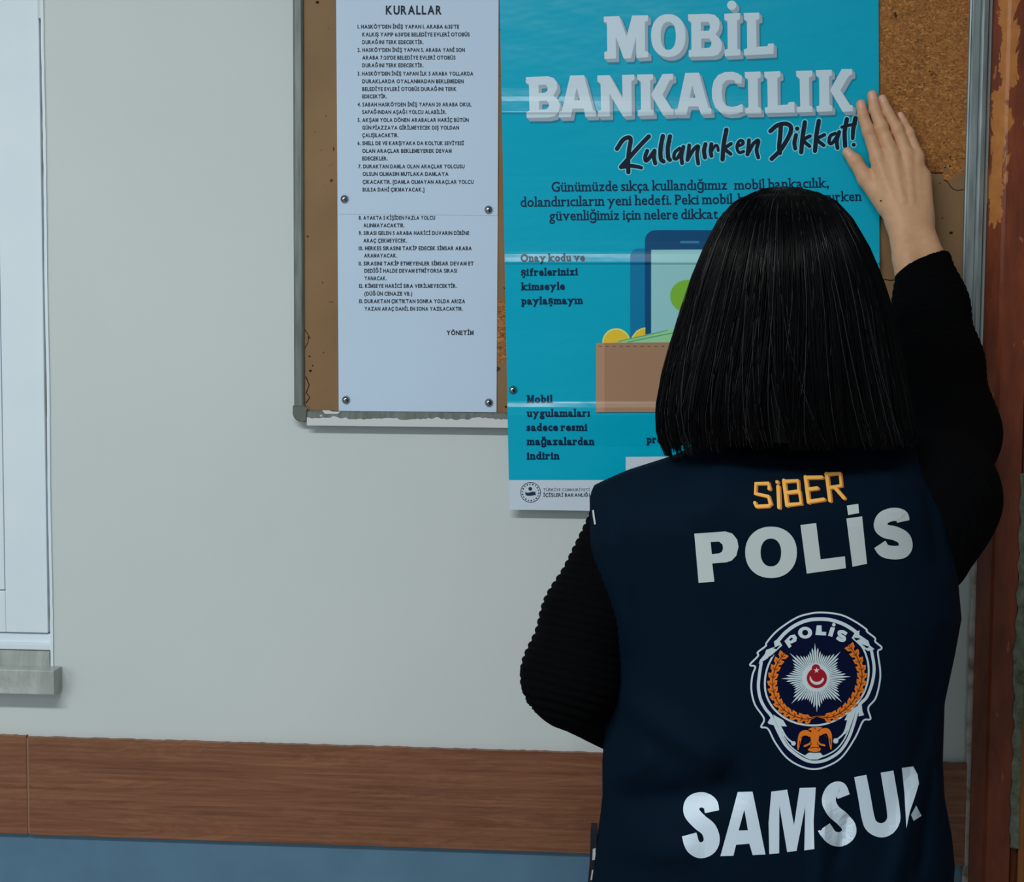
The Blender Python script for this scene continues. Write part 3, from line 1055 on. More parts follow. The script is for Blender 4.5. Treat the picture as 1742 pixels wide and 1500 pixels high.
# fold lines: (profile of extra depth in mm down the sheet, strength across the sheet)
CREASE = [([(150, 0), (164, 0.5), (172, 1.5), (179, 2.9), (189, 5.0), (191, 5.2), (195, 3.4), (300, 0)], [(840, 1), (930, 0.95), (1000, 0.6), (1080, 0.35), (1500, 0.3)]),
          ([(410, 0), (428, 0.5), (432, 0.9), (438, 2.1), (445, 3.6), (447, 3.7), (450, 2.0), (560, 0)], [(840, 0.75), (930, 0.95), (1000, 1.05), (1080, 1), (1500, 1)]),
          ([(640, 0), (683, 0.4), (686, 1.0), (692, 2.5), (694, 2.7), (706, 2.9), (760, 0)], [(840, 0.6), (930, 0.85), (1000, 1.1), (1080, 1), (1500, 1)])]


def pw(t, x):
    if x <= t[0][0]:
        return t[0][1]
    for (a, da), (b, db) in zip(t, t[1:]):
        if x <= b:
            return da + (db - da) * (x - a) / (b - a)
    return t[-1][1]


def d_post(x, y):
    return (pw(PK, y) + sum(pw(c, y) * pw(w, x) for c, w in CREASE if c[0][0] < y < c[-1][0])) / 1000


KN = sorted({k for k, _ in PK} | {k for c, _ in CREASE for k, _ in c})
KX = [890, 930, 965, 1000, 1040, 1080, 1200, 1300, 1400]
sp_ = lambda x, y, l: P(x, y, d_post(x, y) + l)
pst = empty('poster', P(1180, 868, 0.017), 'large turquoise MOBİL BANKACILIK poster with creases, pinned over the notice board frame', 'poster')
pl = lambda y: 850 + (865.5 - 850) * y / 810 if y < 810 else 865.5 + (y - 810) * 0.03
PR = lambda y: 1494.5 + 0.004 * y
PT, PB = -36, lambda x: 866.8 + (x - 867) * 0.014
# sheet built row by row at the crease lines
rows = sorted(set([-36] + [k for k in KN if -36 < k < 860] + list(range(0, 860, 30)) + [816.5]))
V, F, I = [], [], []
nc = 60
for y in rows + ['b']:
    for i in range(nc + 1):
        yy = y if y != 'b' else 866.8
        x = pl(yy) + (PR(yy) - pl(yy)) * i / nc
        if y == 'b':
            yy = PB(x)
        V.append(sp_(x, yy, 0))
for j in range(len(rows)):
    for i in range(nc):
        w = nc + 1
        F.append((j * w + i, (j + 1) * w + i, (j + 1) * w + i + 1, j * w + i + 1))
        I.append(1 if rows[j] >= 816 else 0)
sh = solid(mesh_obj('poster_sheet', V, F, [M['teal'], M['pwhite']], pst, False, I), 0.00025)


def pprint_(name, layers, parent=pst, lift=0.0003, step=0.00012):
    for a, _ in layers:
        a.cut(xs=KX, ys=KN)
    return print_obj(name, layers, sp_, parent, lift, step)


# headline
mob = Art()
mob.poly([(88, 145), (222, 140), (287, 318), (335, 135), (472, 132), (472, 182), (445, 192), (448, 445), (474, 450), (476, 497), (372, 505), (368, 325), (325, 507), (262, 510), (192, 320), (195, 510), (93, 512), (92, 455), (118, 445), (115, 195), (88, 192)])
mob.poly(circle(650, 310, 150, 187, 40, 2.25), circle(650, 312, 66, 122, 32, 2.3))
mob.poly([(822, 125), (1000, 120), (1055, 130), (1088, 160), (1099, 205), (1090, 255), (1062, 300), (1100, 335), (1118, 385), (1112, 435), (1085, 475), (1040, 490), (828, 495), (828, 440), (852, 430), (850, 190), (824, 180)],
         [(932, 192), (1000, 190), (1012, 215), (1012, 250), (1000, 268), (936, 268)], [(938, 335), (1005, 335), (1025, 360), (1025, 395), (1008, 415), (938, 420)])
mob.poly([(1138, 120), (1275, 112), (1275, 165), (1250, 178), (1252, 425), (1277, 432), (1277, 482), (1142, 490), (1140, 435), (1168, 425), (1165, 182), (1140, 175)])
mob.poly(circle(1203, 45, 41))
mob.poly([(1307, 113), (1442, 110), (1443, 165), (1415, 178), (1420, 408), (1515, 402), (1520, 380), (1568, 378), (1568, 470), (1310, 482), (1308, 432), (1338, 420), (1335, 182), (1310, 172)])
mob.tf(1010, 0, 5.1235)
bnk = Art()
bnk.poly([(85, 182), (300, 172), (360, 190), (392, 235), (395, 290), (355, 365), (400, 400), (422, 455), (410, 520), (365, 568), (300, 580), (92, 582), (90, 525), (120, 512), (115, 250), (85, 238)],
         [(210, 258), (280, 255), (300, 280), (298, 315), (275, 335), (210, 338)], [(215, 415), (290, 412), (312, 440), (312, 470), (290, 498), (215, 500)])
bnk.poly([(412, 578), (412, 525), (440, 515), (522, 165), (660, 162), (750, 510), (775, 520), (778, 570), (672, 572), (655, 490), (545, 492), (528, 575)], [(588, 282), (617, 408), (560, 410)])
bnk.poly([(790, 165), (912, 162), (1040, 390), (1035, 160), (1155, 155), (1158, 205), (1128, 220), (1132, 562), (1045, 570), (910, 345), (915, 568), (797, 570), (797, 515), (828, 505), (822, 240), (792, 225)])
bnk.poly([(1183, 155), (1340, 152), (1342, 200), (1312, 215), (1318, 500), (1345, 508), (1348, 557), (1190, 562), (1190, 510), (1222, 500), (1218, 222), (1187, 205)])
bnk.poly([(1322, 355), (1435, 150), (1538, 147), (1540, 200), (1505, 215), (1435, 355), (1520, 490), (1545, 498), (1545, 552), (1440, 557)])
bnk.tf(880, 100, 5.807)
b2 = Art()
b2.poly([(-129, 552), (-129, 500), (-100, 490), (-25, 140), (110, 137), (205, 480), (232, 490), (235, 545), (130, 550), (105, 468), (5, 470), (-12, 552)], [(45, 260), (75, 385), (18, 385)])
b2.poly([(530, 245), (470, 240), (462, 215), (430, 208), (380, 213), (345, 250), (335, 320), (345, 410), (375, 460), (430, 475), (480, 468), (538, 445), (545, 520), (480, 545), (400, 552), (330, 535), (270, 480), (240, 390), (238, 300), (255, 220), (300, 160), (370, 130), (450, 128), (500, 145), (535, 170)])
b2.poly([(562, 130), (718, 125), (720, 182), (690, 195), (695, 475), (722, 485), (725, 540), (568, 542), (568, 490), (600, 478), (595, 200), (565, 185)])
b2.poly([(755, 128), (912, 122), (915, 175), (885, 190), (888, 460), (985, 452), (1000, 428), (1052, 425), (1055, 530), (765, 538), (760, 485), (790, 475), (785, 200), (757, 180)])
b2.poly([(1070, 120), (1228, 115), (1230, 170), (1198, 185), (1202, 462), (1230, 470), (1232, 523), (1080, 530), (1076, 480), (1112, 468), (1105, 195), (1072, 172)])
b2.poly([(1265, 112), (1422, 108), (1424, 162), (1395, 175), (1400, 455), (1425, 462), (1428, 517), (1275, 523), (1270, 470), (1300, 460), (1298, 185), (1268, 168)])
b2.poly([(1405, 310), (1520, 102), (1622, 100), (1625, 155), (1590, 170), (1508, 310), (1600, 455), (1628, 460), (1630, 517), (1530, 523)])
b2.tf(1170, 100, 5.807)
head = join([mob, bnk, b2])
shad = Art()
sides = [(Art().add(head, 5.4 * k / 8, 6.2 * k / 8), M['headline_side']) for k in range(8, 0, -1)]
shad.add(head, 6.5, 9.5).add(head, 7.5, 7.5)
pprint_('headline_lettering', [(shad, M['headline_shadow'])] + sides + [(head, M['headline_face'])], step=0.00004)

# brush script
W = 54
ks = Art()
s = ks.stroke
s([(142, 458), (215, 350), (285, 318), (312, 350), (292, 470), (280, 600), (282, 745)], W)
s([(535, 305), (420, 425), (300, 560), (192, 683)], W)
s([(192, 683), (300, 668), (390, 678), (443, 692)], (W, 50, 44))
ks.poly([(180, 700), (285, 575), (300, 700)])
s([(515, 482), (490, 560), (502, 606), (550, 560), (605, 480)], 50)
s([(605, 480), (597, 560), (615, 638)], 50)
s([(708, 300), (680, 450), (684, 580), (716, 615)], W)
s([(796, 303), (770, 440), (774, 560), (795, 595)], W)
s([(915, 452), (855, 505), (848, 575), (890, 570), (940, 480), (962, 432)], 44)
s([(962, 432), (938, 540), (945, 635)], 48)
s([(1035, 415), (1025, 500), (1012, 596)], 48)
s([(1014, 590), (1085, 470), (1145, 425), (1130, 520), (1145, 642)], 46)
s([(1234, 400), (1216, 480), (1228, 565)], 52)
s([(1308, 400), (1298, 480), (1308, 545)], 50)
s([(1302, 500), (1355, 420), (1382, 425), (1392, 480)], 36)
s([(1493, 222), (1460, 400), (1445, 590)], W)
s([(1550, 395), (1478, 455), (1545, 522)], 46)
ks.tf(1030, 190, 7.258)
k2 = Art()
s = k2.stroke
s([(32, 425), (95, 400), (98, 362), (60, 360), (30, 410), (32, 470), (62, 505), (108, 490)], 40)
s([(175, 350), (166, 450), (156, 528)], 48)
s([(160, 520), (225, 400), (292, 355), (268, 470), (290, 565)], 46)
s([(440, 240), (520, 172), (620, 148), (688, 180), (685, 260), (625, 380), (550, 490), (455, 582)], W)
s([(568, 180), (560, 300), (548, 430), (556, 510)], W)
s([(756, 288), (736, 380), (746, 455)], 50)
k2.poly(circle(770, 208, 27))
s([(865, 130), (838, 300), (820, 500)], W)
s([(928, 300), (850, 352), (922, 425)], 46)
s([(1038, 112), (1008, 280), (990, 483)], W)
s([(1105, 285), (1018, 342), (1098, 415)], 46)
s([(1240, 268), (1180, 300), (1165, 378), (1202, 388), (1265, 300), (1288, 250)], 44)
s([(1288, 250), (1260, 360), (1268, 448)], 48)
s([(1384, 92), (1356, 250), (1362, 425)], W)
s([(1322, 190), (1400, 170), (1490, 150)], 40)
s([(1490, 80), (1462, 220), (1456, 330)], (58, 44))
k2.poly(circle(1468, 408, 25))
k2.tf(1250, 190, 7.258)
ks.add(k2)
edge = Art()
for k in range(10):
    a_ = 2 * math.pi * k / 10
    edge.add(ks, 1.9 * math.cos(a_), 1.9 * math.sin(a_))
pprint_('script_lettering', [(edge, M['script_edge']), (ks, M['navy_ink'])])

# paragraph and the two tips
para = join([line_art('Günümüzde sıkça kullandığımız', (938.2, 326), (1237, 322.2), 16.6, 0.017, True, 0.045),
             line_art('mobil bankacılık,', (1249, 322.5), (1410, 318.6), 16.6, 0.017, True, 0.045),
             line_art('dolandırıcıların yeni hedefi. Peki mobil', (885.5, 351.8), (1246, 346.3), 16.6, 0.017, True, 0.045),
             line_art('bankacılık kullanırken', (1255, 346), (1465.5, 341.5), 16.6, 0.017, True, 0.045),
             line_art('güvenliğimiz için nelere dikkat', (934.5, 375), (1221.3, 371.8), 16.6, 0.017, True, 0.045),
             line_art('etmeliyiz?', (1228, 371.6), (1330, 370), 16.6, 0.017, True, 0.045)])
pprint_('paragraph_text', [(para, M['text_navy'])])
tips = [('Onay kodu ve', (885.5, 444.7), (995, 443.5)), ('şifrelerinizi', (886, 468.8), (983, 467.6)), ('kimseyle', (886.6, 493.2), (961, 492.3)), ('paylaşmayın', (887, 517.6), (991.5, 516.4))]
pprint_('tip_text', [(join([line_art(t, a, b, 12.0, 0.047, True, 0.045) for t, a, b in tips]), M['text_navy'])])
tips = [('Mobil', (896.2, 684.6), (940, 684.4)), ('uygulamaları', (896, 708.4), (1003.7, 708)), ('sadece resmi', (895.7, 732.5), (999, 732.3)), ('mağazalardan', (896, 756.5), (1011, 756.4)), ('indirin', (896, 781), (951.7, 780.8))]
pprint_('tip_text', [(join([line_art(t, a, b, 12.0, 0.047, True, 0.045) for t, a, b in tips]), M['text_navy'])])

pprint_('tip_text', [(line_art('programları', (1100, 753.2), (1194, 752), 12.0, 0.047, True, 0.045), M['text_navy'])])

# picture: telephone standing in a wallet with coins and notes
z4 = lambda a: a.tf(1000, 380, 4.41)


def rrect(x0, y0, x1, y1, r):
    o = []
    for cx, cy, a0 in ((x1 - r, y0 + r, -90), (x1 - r, y1 - r, 0), (x0 + r, y1 - r, 90), (x0 + r, y0 + r, 180)):
        for k in range(7):
            t = math.radians(a0 + 15 * k)
            o.append((cx + r * math.cos(t), cy + r * math.sin(t)))
    return o


pprint_('phone_picture', [(z4(Art().poly(rrect(318, 188, 560, 920, 60))), M['phone_side']),
                          (z4(Art().poly(rrect(428, 50, 1330, 930, 80))), M['phone_navy']),
                          (z4(Art().poly([(475, 198), (1284, 192), (1284, 920), (475, 920)])), M['phone_screen']),
                          (z4(Art().poly(rrect(692, 131, 836, 150, 8))), M['phone_grille']),
                          (z4(Art().poly(circle(745, 545, 128, 122))), M['lime'])])
pprint_('coin_picture', [(z4(Art().poly(circle(214, 892, 106)).poly([(432, 780), (432, 895), (320, 895), (330, 850), (365, 805), (400, 786)])), M['coin_rim']),
                         (z4(Art().poly(circle(214, 894, 97)).poly([(431, 789), (431, 895), (334, 895), (342, 850), (372, 812), (402, 794)])), M['coin'])], lift=0.0010)
pprint_('banknote_picture', [(z4(Art().poly([(196, 892), (440, 832), (610, 795), (900, 735), (1250, 760), (1250, 905)])), M['bill']),
                             (z4(Art().stroke([(230, 884), (440, 838), (600, 800)], 7, False, cap=False).stroke([(300, 890), (580, 832), (760, 800)], 8, False, cap=False)), M['bill_dark'])], lift=0.0013)
st = Art()
for k in range(26):
    st.poly([(84 + 52 * k, 919), (104 + 52 * k, 919), (104 + 52 * k, 925), (84 + 52 * k, 925)])
pprint_('wallet_picture', [(z4(Art().poly([(62, 897), (1400, 884), (1400, 1412), (62, 1416)])), M['wallet']),
                           (z4(Art().poly([(62, 897), (126, 896), (126, 1416), (62, 1416)])), M['wallet_light']), (z4(st), M['wallet_stitch'])], lift=0.0016)
pprint_('blank_label', [(Art().poly([(1064.5, 777), (1400, 774), (1400, 817), (1064.5, 817)]), M['pwhite'])])

# ministry roundel and its two lines
lg = Art()
lg.stroke(circle(355, 298, 184, n=40), 11, False, True)
for k in range(18):
    t = 2 * math.pi * k / 18 + 0.1
    lg.poly(circle(355 + 152 * math.cos(t), 298 + 152 * math.sin(t), 12 if k % 2 else 15, n=6 + (k % 3)))
lg.poly(circle(348, 232, 34))
lg.poly([(252, 282), (270, 298), (300, 306), (345, 296), (388, 284), (445, 288), (440, 305), (456, 345), (390, 356), (330, 362), (285, 358), (262, 340)])
lg.tf(870, 810, 10.89)
tx = join([line_art('TÜRKİYE CUMHURİYETİ', (924.2, 835.2), (1003.2, 835.4), 4.8, -0.002),
           line_art('İÇİŞLERİ BAKANLIĞI', (924.2, 844.7), (1003.2, 844.7), 5.6, 0.026)])
pprint_('ministry_logo', [(lg, M['logo_navy'])])
pprint_('ministry_lettering', [(tx, M['logo_navy'])])

# ------------------------------------------------------------------ push pins
def pin_mesh(name, parent):
    prof = [(0.0, 0.0048), (0.0018, 0.0046), (0.0034, 0.0038), (0.0046, 0.0024), (0.0052, 0.0010), (0.0054, 0.0), (0.0006, 0.0), (0.0004, -0.0030), (0.0, -0.004)]
    V, F = [], []
    n = 22
    for r, h in prof:
        for k in range(n):
            t = 2 * math.pi * k / n
            V.append((r * math.cos(t), -h, r * math.sin(t)))
    for j in range(len(prof) - 1):
        for k in range(n):
            F.append((j * n + k, j * n + (k + 1) % n, (j + 1) * n + (k + 1) % n, (j + 1) * n + k))
    return mesh_obj(name, V, F, M['pin'], parent, True)


proto = None
for px, py, fn, lab in ((586, 338.5, d_up, 'silver push pin at the left edge of the upper rules sheet'),
                        (831, 356.5, d_up, 'silver push pin at the right edge of the upper rules sheet'),
                        (588.5, 680, d_low, 'silver push pin in the lower left corner of the YÖNETİM sheet'),
                        (831.5, 684.5, d_low, 'silver push pin in the lower right corner of the YÖNETİM sheet'),
                        (872.5, 663, d_post, 'silver push pin holding the left edge of the turquoise poster')):
    if proto is None:
        proto = o = pin_mesh('push_pin', None)
    else:
        o = proto.copy()
        COL.objects.link(o)
    o.location = P(px, py, fn(px, py) + 0.0003)
    tag(o, lab, 'push pin', 'silver push pins on the notice board')

# ------------------------------------------------------------------ person
D0 = 0.345                                            # the middle of the trunk, metres from the wall
hipc = P(1315, 1500, D0)
per = empty('person', (hipc.x, -D0, FLOOR),
            'person with black bob seen from behind in navy police vest, right palm flat on poster', 'person')


def tab(rows, y):
    ys = [r[0] for r in rows]
    return [float(np.interp(y, ys, [r[k] for r in rows])) for k in range(1, len(rows[0]))]


# ---- vest: back and front panels over the shoulders, closed at the sides below the armholes
VB = [(1040, 1028, 1622), (1100, 1040, 1611), (1180, 1036, 1594), (1276, 1026, 1591), (1337, 1026.5, 1594), (1400, 1020.5, 1606), (1450, 1013, 1611), (1500, 1006, 1608), (1600, 996, 1612), (1720, 990, 1616)]
VA = [(735, 1018, 1576), (828, 1010, 1590), (842, 1004, 1594), (870, 1005, 1600), (912, 1006, 1606), (973, 1013, 1616), (1040, 1028, 1622)]
TOPL = [(-1.0, 828), (-0.93, 818), (-0.80, 802), (-0.60, 784), (-0.48, 772), (-0.40, 756), (-0.28, 742), (0.0, 736), (0.28, 738), (0.45, 744), (0.7, 742), (0.9, 758), (1.0, 778)]
FOLDS = [((1060, 1165), (1200, 1235), 26, 0.006), ((1075, 1330), (1230, 1290), 26, -0.007), ((1040, 1400), (1160, 1390), 26, 0.004), ((1100, 1250), (1030, 1300), 22, 0.005),
         ((1035, 860), (1042, 1000), 7, 0.0028), ((1063, 900), (1068, 1010), 9, -0.003), ((1560, 800), (1575, 930), 14, -0.005), ((1250, 775), (1180, 850), 30, 0.003),
         ((1540, 1290), (1480, 1480), 18, 0.005), ((1568, 1290), (1545, 1420), 9, -0.007), ((1380, 1330), (1372, 1440), 12, 0.0035), ((1590, 1080), (1540, 1280), 22, -0.005), ((1420, 1340), (1405, 1400), 9, -0.003)]


def fold(x, y):
    s = 0.0
    for (x0, y0), (x1, y1), w, a in FOLDS:
        dx, dy = x1 - x0, y1 - y0
        t = max(-0.25, min(1.25, ((x - x0) * dx + (y - y0) * dy) / (dx * dx + dy * dy)))
        e = 1.0 if 0 <= t <= 1 else max(0.0, 1 - abs(t - (0 if t < 0 else 1)) / 0.25)
        q = math.hypot(x - x0 - t * dx, y - y0 - t * dy)
        s += 1.9 * a * e * math.exp(-(q / w) ** 2)
    return s


def bulge(u):
    return math.sqrt(max(0.0, 1 - 0.86 * abs(u) ** 2.7))


NB, NF_, NS = 96, 40, 6
RA = list(np.linspace(0, 1, 46))                        # armhole rows, v
RB = list(np.linspace(1040, 1715, 90))                  # body rows, photo y
V, F = [], []
bidx, fidx, sidx = {}, {}, {}


def addv(p):
    V.append(p)
    return len(V) - 1


def back_pt(u, y, rows, g):
    l, r = tab(rows, y)
    px = l + (u + 1) / 2 * (r - l)
    hw = P(r, y, D0).x - P(l, y, D0).x
    d = D0 + 0.118 * bulge(u) * g
    q = P(px, y, D0)
    return (q.x, -(d + fold(px, y) * (1 - abs(u) ** 6)), q.z)


def front_pt(u, y, rows, g):
    l, r = tab(rows, y)
    px = l + (u + 1) / 2 * (r - l)
    q = P(px, y, D0)
    return (q.x, -(D0 - 0.012 - 0.095 * bulge(u) * g), q.z)


us = [math.sin(-math.pi / 2 + math.pi * i / NB) * 0.35 + 0.65 * (-1 + 2 * i / NB) for i in range(NB + 1)]
uf = [-1 + 2 * i / NF_ for i in range(NF_ + 1)]
rowsB = []
for v in RA[::-1]:                                       # from the shoulder line down to the armpit
    g = 1.0 if v < 0.55 else 1.0 - 0.80 * ((v - 0.55) / 0.45) ** 2.2
    br, fr = [], []
    for u in us:
        yt = float(np.interp(u, [t[0] for t in TOPL], [t[1] for t in TOPL]))
        br.append(addv(back_pt(u, 1040 + (yt - 1040) * v, VA, g)))
    for u in uf:
        yt = float(np.interp(u, [t[0] for t in TOPL], [t[1] for t in TOPL]))
        gf = g if v < 1 else 0.12
        fr.append(addv(front_pt(u, 1040 + (yt - 1040) * v, VA, g)))
    rowsB.append((br, fr, None, None))
for y in RB[1:]:
    br = [addv(back_pt(u, y, VB, 1.0)) for u in us]
    fr = [addv(front_pt(u, y, VB, 1.0)) for u in uf]
    rowsB.append((br, fr, 1, 1))
nA = len(RA)
for k in range(len(rowsB) - 1):
    (b0, f0, _, _), (b1, f1, _, _) = rowsB[k], rowsB[k + 1]
    for i in range(NB):
        F.append((b0[i], b1[i], b1[i + 1], b0[i + 1]))
    for i in range(NF_):
        F.append((f0[i], f0[i + 1], f1[i + 1], f1[i]))
    if k >= nA - 1:
        F.append((b0[-1], b1[-1], f1[-1], f0[-1]))
        F.append((b0[0], f0[0], f1[0], b1[0]))
# shoulder seams
b0, f0 = rowsB[0][0], rowsB[0][1]
for i in range(NB):
    um = 0.5 * (us[i] + us[i + 1])
    if abs(um) > 0.30:
        j0 = int(round((us[i] + 1) / 2 * NF_))
        j1 = int(round((us[i + 1] + 1) / 2 * NF_))
        F.append((b0[i], b0[i + 1], f0[j1], f0[j0]) if j1 != j0 else (b0[i], b0[i + 1], f0[j0]))
vest = mesh_obj('vest', V, F, M['vest'], per, True)
md = vest.modifiers.new('thickness', 'SOLIDIFY')
md.thickness = 0.002
md.offset = -1
bvh = BVHTree.FromPolygons([Vector(p) for p in V], F)


def sv(px, py, lift):
    d = ray(px, py).normalized()
    loc, no, idx, dist = bvh.ray_cast(CAM, d)
    if loc is None:
        return P(px, py, 0.46)
    if no.dot(d) > 0:
        no = -no
    return loc + no * lift


def vprint(name, layers, step=12, lift=0.0006):
    for a, _ in layers:
        xs, ys = [p[0] for p in a.v], [p[1] for p in a.v]
        a.cut(xs=np.arange(min(xs) + 3, max(xs), step), ys=np.arange(min(ys) + 3, max(ys), step))
    return print_obj(name, layers, sv, vest, lift, 0.00018)


# POLİS
a = Art()
a.poly([(190, 472), (385, 458), (430, 472), (460, 510), (468, 555), (455, 610), (425, 642), (390, 653), (303, 660), (316, 775), (217, 782)], [(293, 525), (345, 522), (367, 540), (371, 565), (364, 586), (345, 597), (300, 602)])
a.poly(circle(673, 590, 163, 162, 40, 2.15), circle(672, 591, 65, 88, 30, 2.2))
a.poly([(858, 418), (957, 406), (985, 634), (1138, 615), (1144, 690), (898, 724)])
a.poly([(1147, 378), (1246, 364), (1277, 662), (1186, 681)])
a.poly([(1150, 297), (1222, 286), (1227, 344), (1158, 356)])
a.stroke([(1504, 396), (1494, 362), (1440, 352), (1380, 375), (1362, 425), (1395, 458), (1450, 470), (1505, 500), (1520, 550), (1498, 585), (1440, 592), (1385, 578), (1357, 540)], (80, 84, 88, 86, 84), cap=False)
vprint('police_lettering', [(a.tf(1130, 780, 3.706), M['print_grey'])])
# SİBER, stitched
a = Art()
for pts in ([(660, 192), (655, 158), (575, 160), (572, 222), (655, 240), (668, 288), (655, 298), (578, 302), (570, 280)], [(716, 178), (722, 308)],
            [(752, 140), (772, 296)], [(752, 146), (840, 142), (846, 205), (775, 216)], [(775, 216), (850, 212), (860, 284), (772, 292)],
            [(888, 118), (908, 276)], [(890, 122), (990, 120)], [(898, 196), (962, 188)], [(908, 272), (1002, 258)],
            [(1020, 98), (1042, 266)], [(1018, 102), (1105, 96), (1112, 172), (1035, 186)], [(1070, 182), (1130, 250)]):
    a.stroke(pts, 21, False, cap=True)
a.poly([(700, 142), (718, 140), (720, 160), (702, 160)])
b = Art().add(a, 11, 6).add(a, 6, 4)
vprint('siber_lettering', [(b.tf(1130, 780, 3.706), M['thread_dark']), (a.tf(1130, 780, 3.706), M['thread'])], lift=0.0008)
# SAMSUN
a = Art()
a.stroke([(232, 286), (222, 248), (182, 228), (140, 245), (134, 290), (172, 335), (214, 370), (230, 418), (215, 456), (175, 472), (138, 450), (121, 396)], (70, 78, 78, 78, 72), cap=False)
a.poly([(272, 500), (357, 190), (428, 188), (490, 492), (428, 495), (412, 440), (348, 445), (335, 498)], [(388, 275), (405, 375), (360, 376)])
a.poly([(518, 188), (595, 178), (628, 350), (655, 170), (733, 168), (724, 330), (728, 466), (678, 472), (682, 260), (640, 475), (595, 480), (557, 255), (556, 486), (508, 490), (505, 340)])
a.stroke([(868, 212), (850, 172), (815, 182), (796, 228), (816, 280), (860, 318), (892, 358), (888, 395), (853, 418), (808, 408), (772, 360)], (62, 66, 70, 72, 66), cap=False)
a.stroke([(948, 112), (968, 215), (985, 310), (1003, 354), (1045, 375), (1086, 362), (1109, 325), (1107, 270), (1092, 180), (1077, 91)], (60, 62, 70, 64, 62), cap=False)
a.poly([(1148, 73), (1203, 66), (1224, 105), (1231, 150), (1213, 210), (1189, 280), (1171, 365), (1168, 300), (1162, 200)])
a.poly([(1217, 255), (1243, 305), (1205, 330), (1193, 300)])
vprint('samsun_lettering', [(a.tf(1130, 1280, 2.846), M['print_white'])])

# crest
OUT = [(690, 147), (840, 165), (950, 215), (1045, 280), (1052, 300), (1115, 350), (1118, 380), (1165, 420), (1163, 440), (1138, 462), (1156, 600), (1153, 700), (1120, 830), (1062, 905), (1080, 985), (1068, 1000), (1020, 1012),
       (960, 1140), (860, 1290), (760, 1360), (640, 1395), (520, 1370), (410, 1300), (320, 1180), (265, 1075), (215, 1062), (212, 1048), (232, 990), (160, 880), (132, 760), (140, 650), (163, 580), (126, 570), (128, 552),
       (186, 492), (182, 465), (245, 415), (255, 385), (340, 290), (480, 195), (580, 160)]
bg = Art().poly([tuple(q) for q in catmull(OUT, 5, True)])
ln_ = Art()
ln_.stroke(OUT, 14, True, True, n=5)
C0 = (650, 650)


def arc(cx, cy, rx, ry, a0, a1, n=30):
    return [(cx + rx * math.cos(math.radians(a0 + (a1 - a0) * k / n)), cy + ry * math.sin(math.radians(a0 + (a1 - a0) * k / n))) for k in range(n + 1)]


ln_.stroke([(340, 378), (400, 310), (480, 250), (570, 212), (660, 200), (760, 206), (860, 238), (940, 285), (985, 325)], 28, True, cap=False)
ln_.stroke([(212, 540), (196, 640), (188, 740), (204, 835), (245, 915), (292, 975), (338, 1080), (400, 1195), (470, 1265), (560, 1322), (640, 1338), (730, 1320), (830, 1258), (900, 1160), (945, 1040), (990, 890), (1050, 820), (1095, 700), (1108, 580), (1085, 440)], 24, True, cap=False)
ln_.stroke([(310, 480), (262, 580), (240, 690), (250, 800), (300, 900), (380, 975), (480, 1025), (600, 1046), (720, 1035), (840, 985), (940, 905), (1020, 800), (1060, 680), (1062, 560), (1030, 450), (985, 385)], 15, True, cap=False)
ln_.stroke([(320, 990), (375, 1115), (450, 1220), (555, 1290), (640, 1305), (725, 1285), (820, 1225), (890, 1120), (945, 960)], 11, True, cap=False)
ln_.poly([(305, 960), (385, 1005), (415, 1055), (365, 1052), (375, 1100), (395, 1130), (378, 1128), (345, 1060), (318, 1000)])
ln_.stroke([(365, 1060), (410, 1140), (462, 1186)], 14).poly(circle(467, 1190, 18))
ln_.poly([(975, 890), (900, 950), (872, 1005), (905, 1005), (880, 1080), (860, 1120), (880, 1115), (930, 1030)])
ln_.stroke([(900, 1010), (870, 1105), (808, 1165)], 14).poly(circle(803, 1170, 21))
ln_.poly([(545, 1295), (590, 1263), (680, 1263), (708, 1295), (660, 1318), (595, 1318)])
ln_.poly([(312, 378), (345, 355), (378, 410), (300, 480), (250, 520), (190, 556), (200, 525), (238, 480), (250, 445), (318, 420)])
ln_.poly([(960, 300), (995, 290), (985, 320), (1062, 372), (1075, 410), (1112, 440), (1060, 455), (1000, 415), (930, 350)])
ln_.poly([(270, 1035), (262, 1022), (285, 985), (312, 990), (308, 1045)]).poly([(985, 870), (1008, 860), (1015, 930), (1028, 965), (985, 975)])
blk = Art().poly([(305, 430), (362, 405), (330, 440)]).poly([(262, 505), (320, 470), (300, 500)]).poly([(945, 345), (1000, 355), (965, 372)]).poly([(1010, 400), (1070, 420), (1050, 432)])
# POLİS on the arc
for ch, (p0, p1) in zip('POLİS', (((425, 432), (497, 350)), ((535, 360), (625, 325)), ((642, 325), (730, 328)), ((750, 330), (795, 345)), ((806, 358), (893, 392)))):
    if ch == 'P':
        ln_.poly([(395, 375), (440, 330), (478, 322), (495, 348), (488, 378), (455, 392), (440, 395), (452, 415), (432, 432)], [(430, 365), (452, 345), (465, 355), (445, 374)])
    elif ch == 'O':
        ln_.poly(circle(560, 308, 56, 47), circle(560, 308, 24, 23))
    elif ch == 'L':
        ln_.poly([(652, 250), (690, 250), (692, 300), (728, 302), (726, 330), (642, 326)])
    elif ch == 'İ':
        ln_.poly([(764, 262), (798, 268), (776, 342), (742, 332)]).poly(circle(788, 245, 14))
    else:
        ln_.stroke([(890, 320), (862, 302), (832, 304), (838, 328), (868, 346), (868, 366), (842, 366), (812, 346)], 27, True, cap=False)
star = Art()
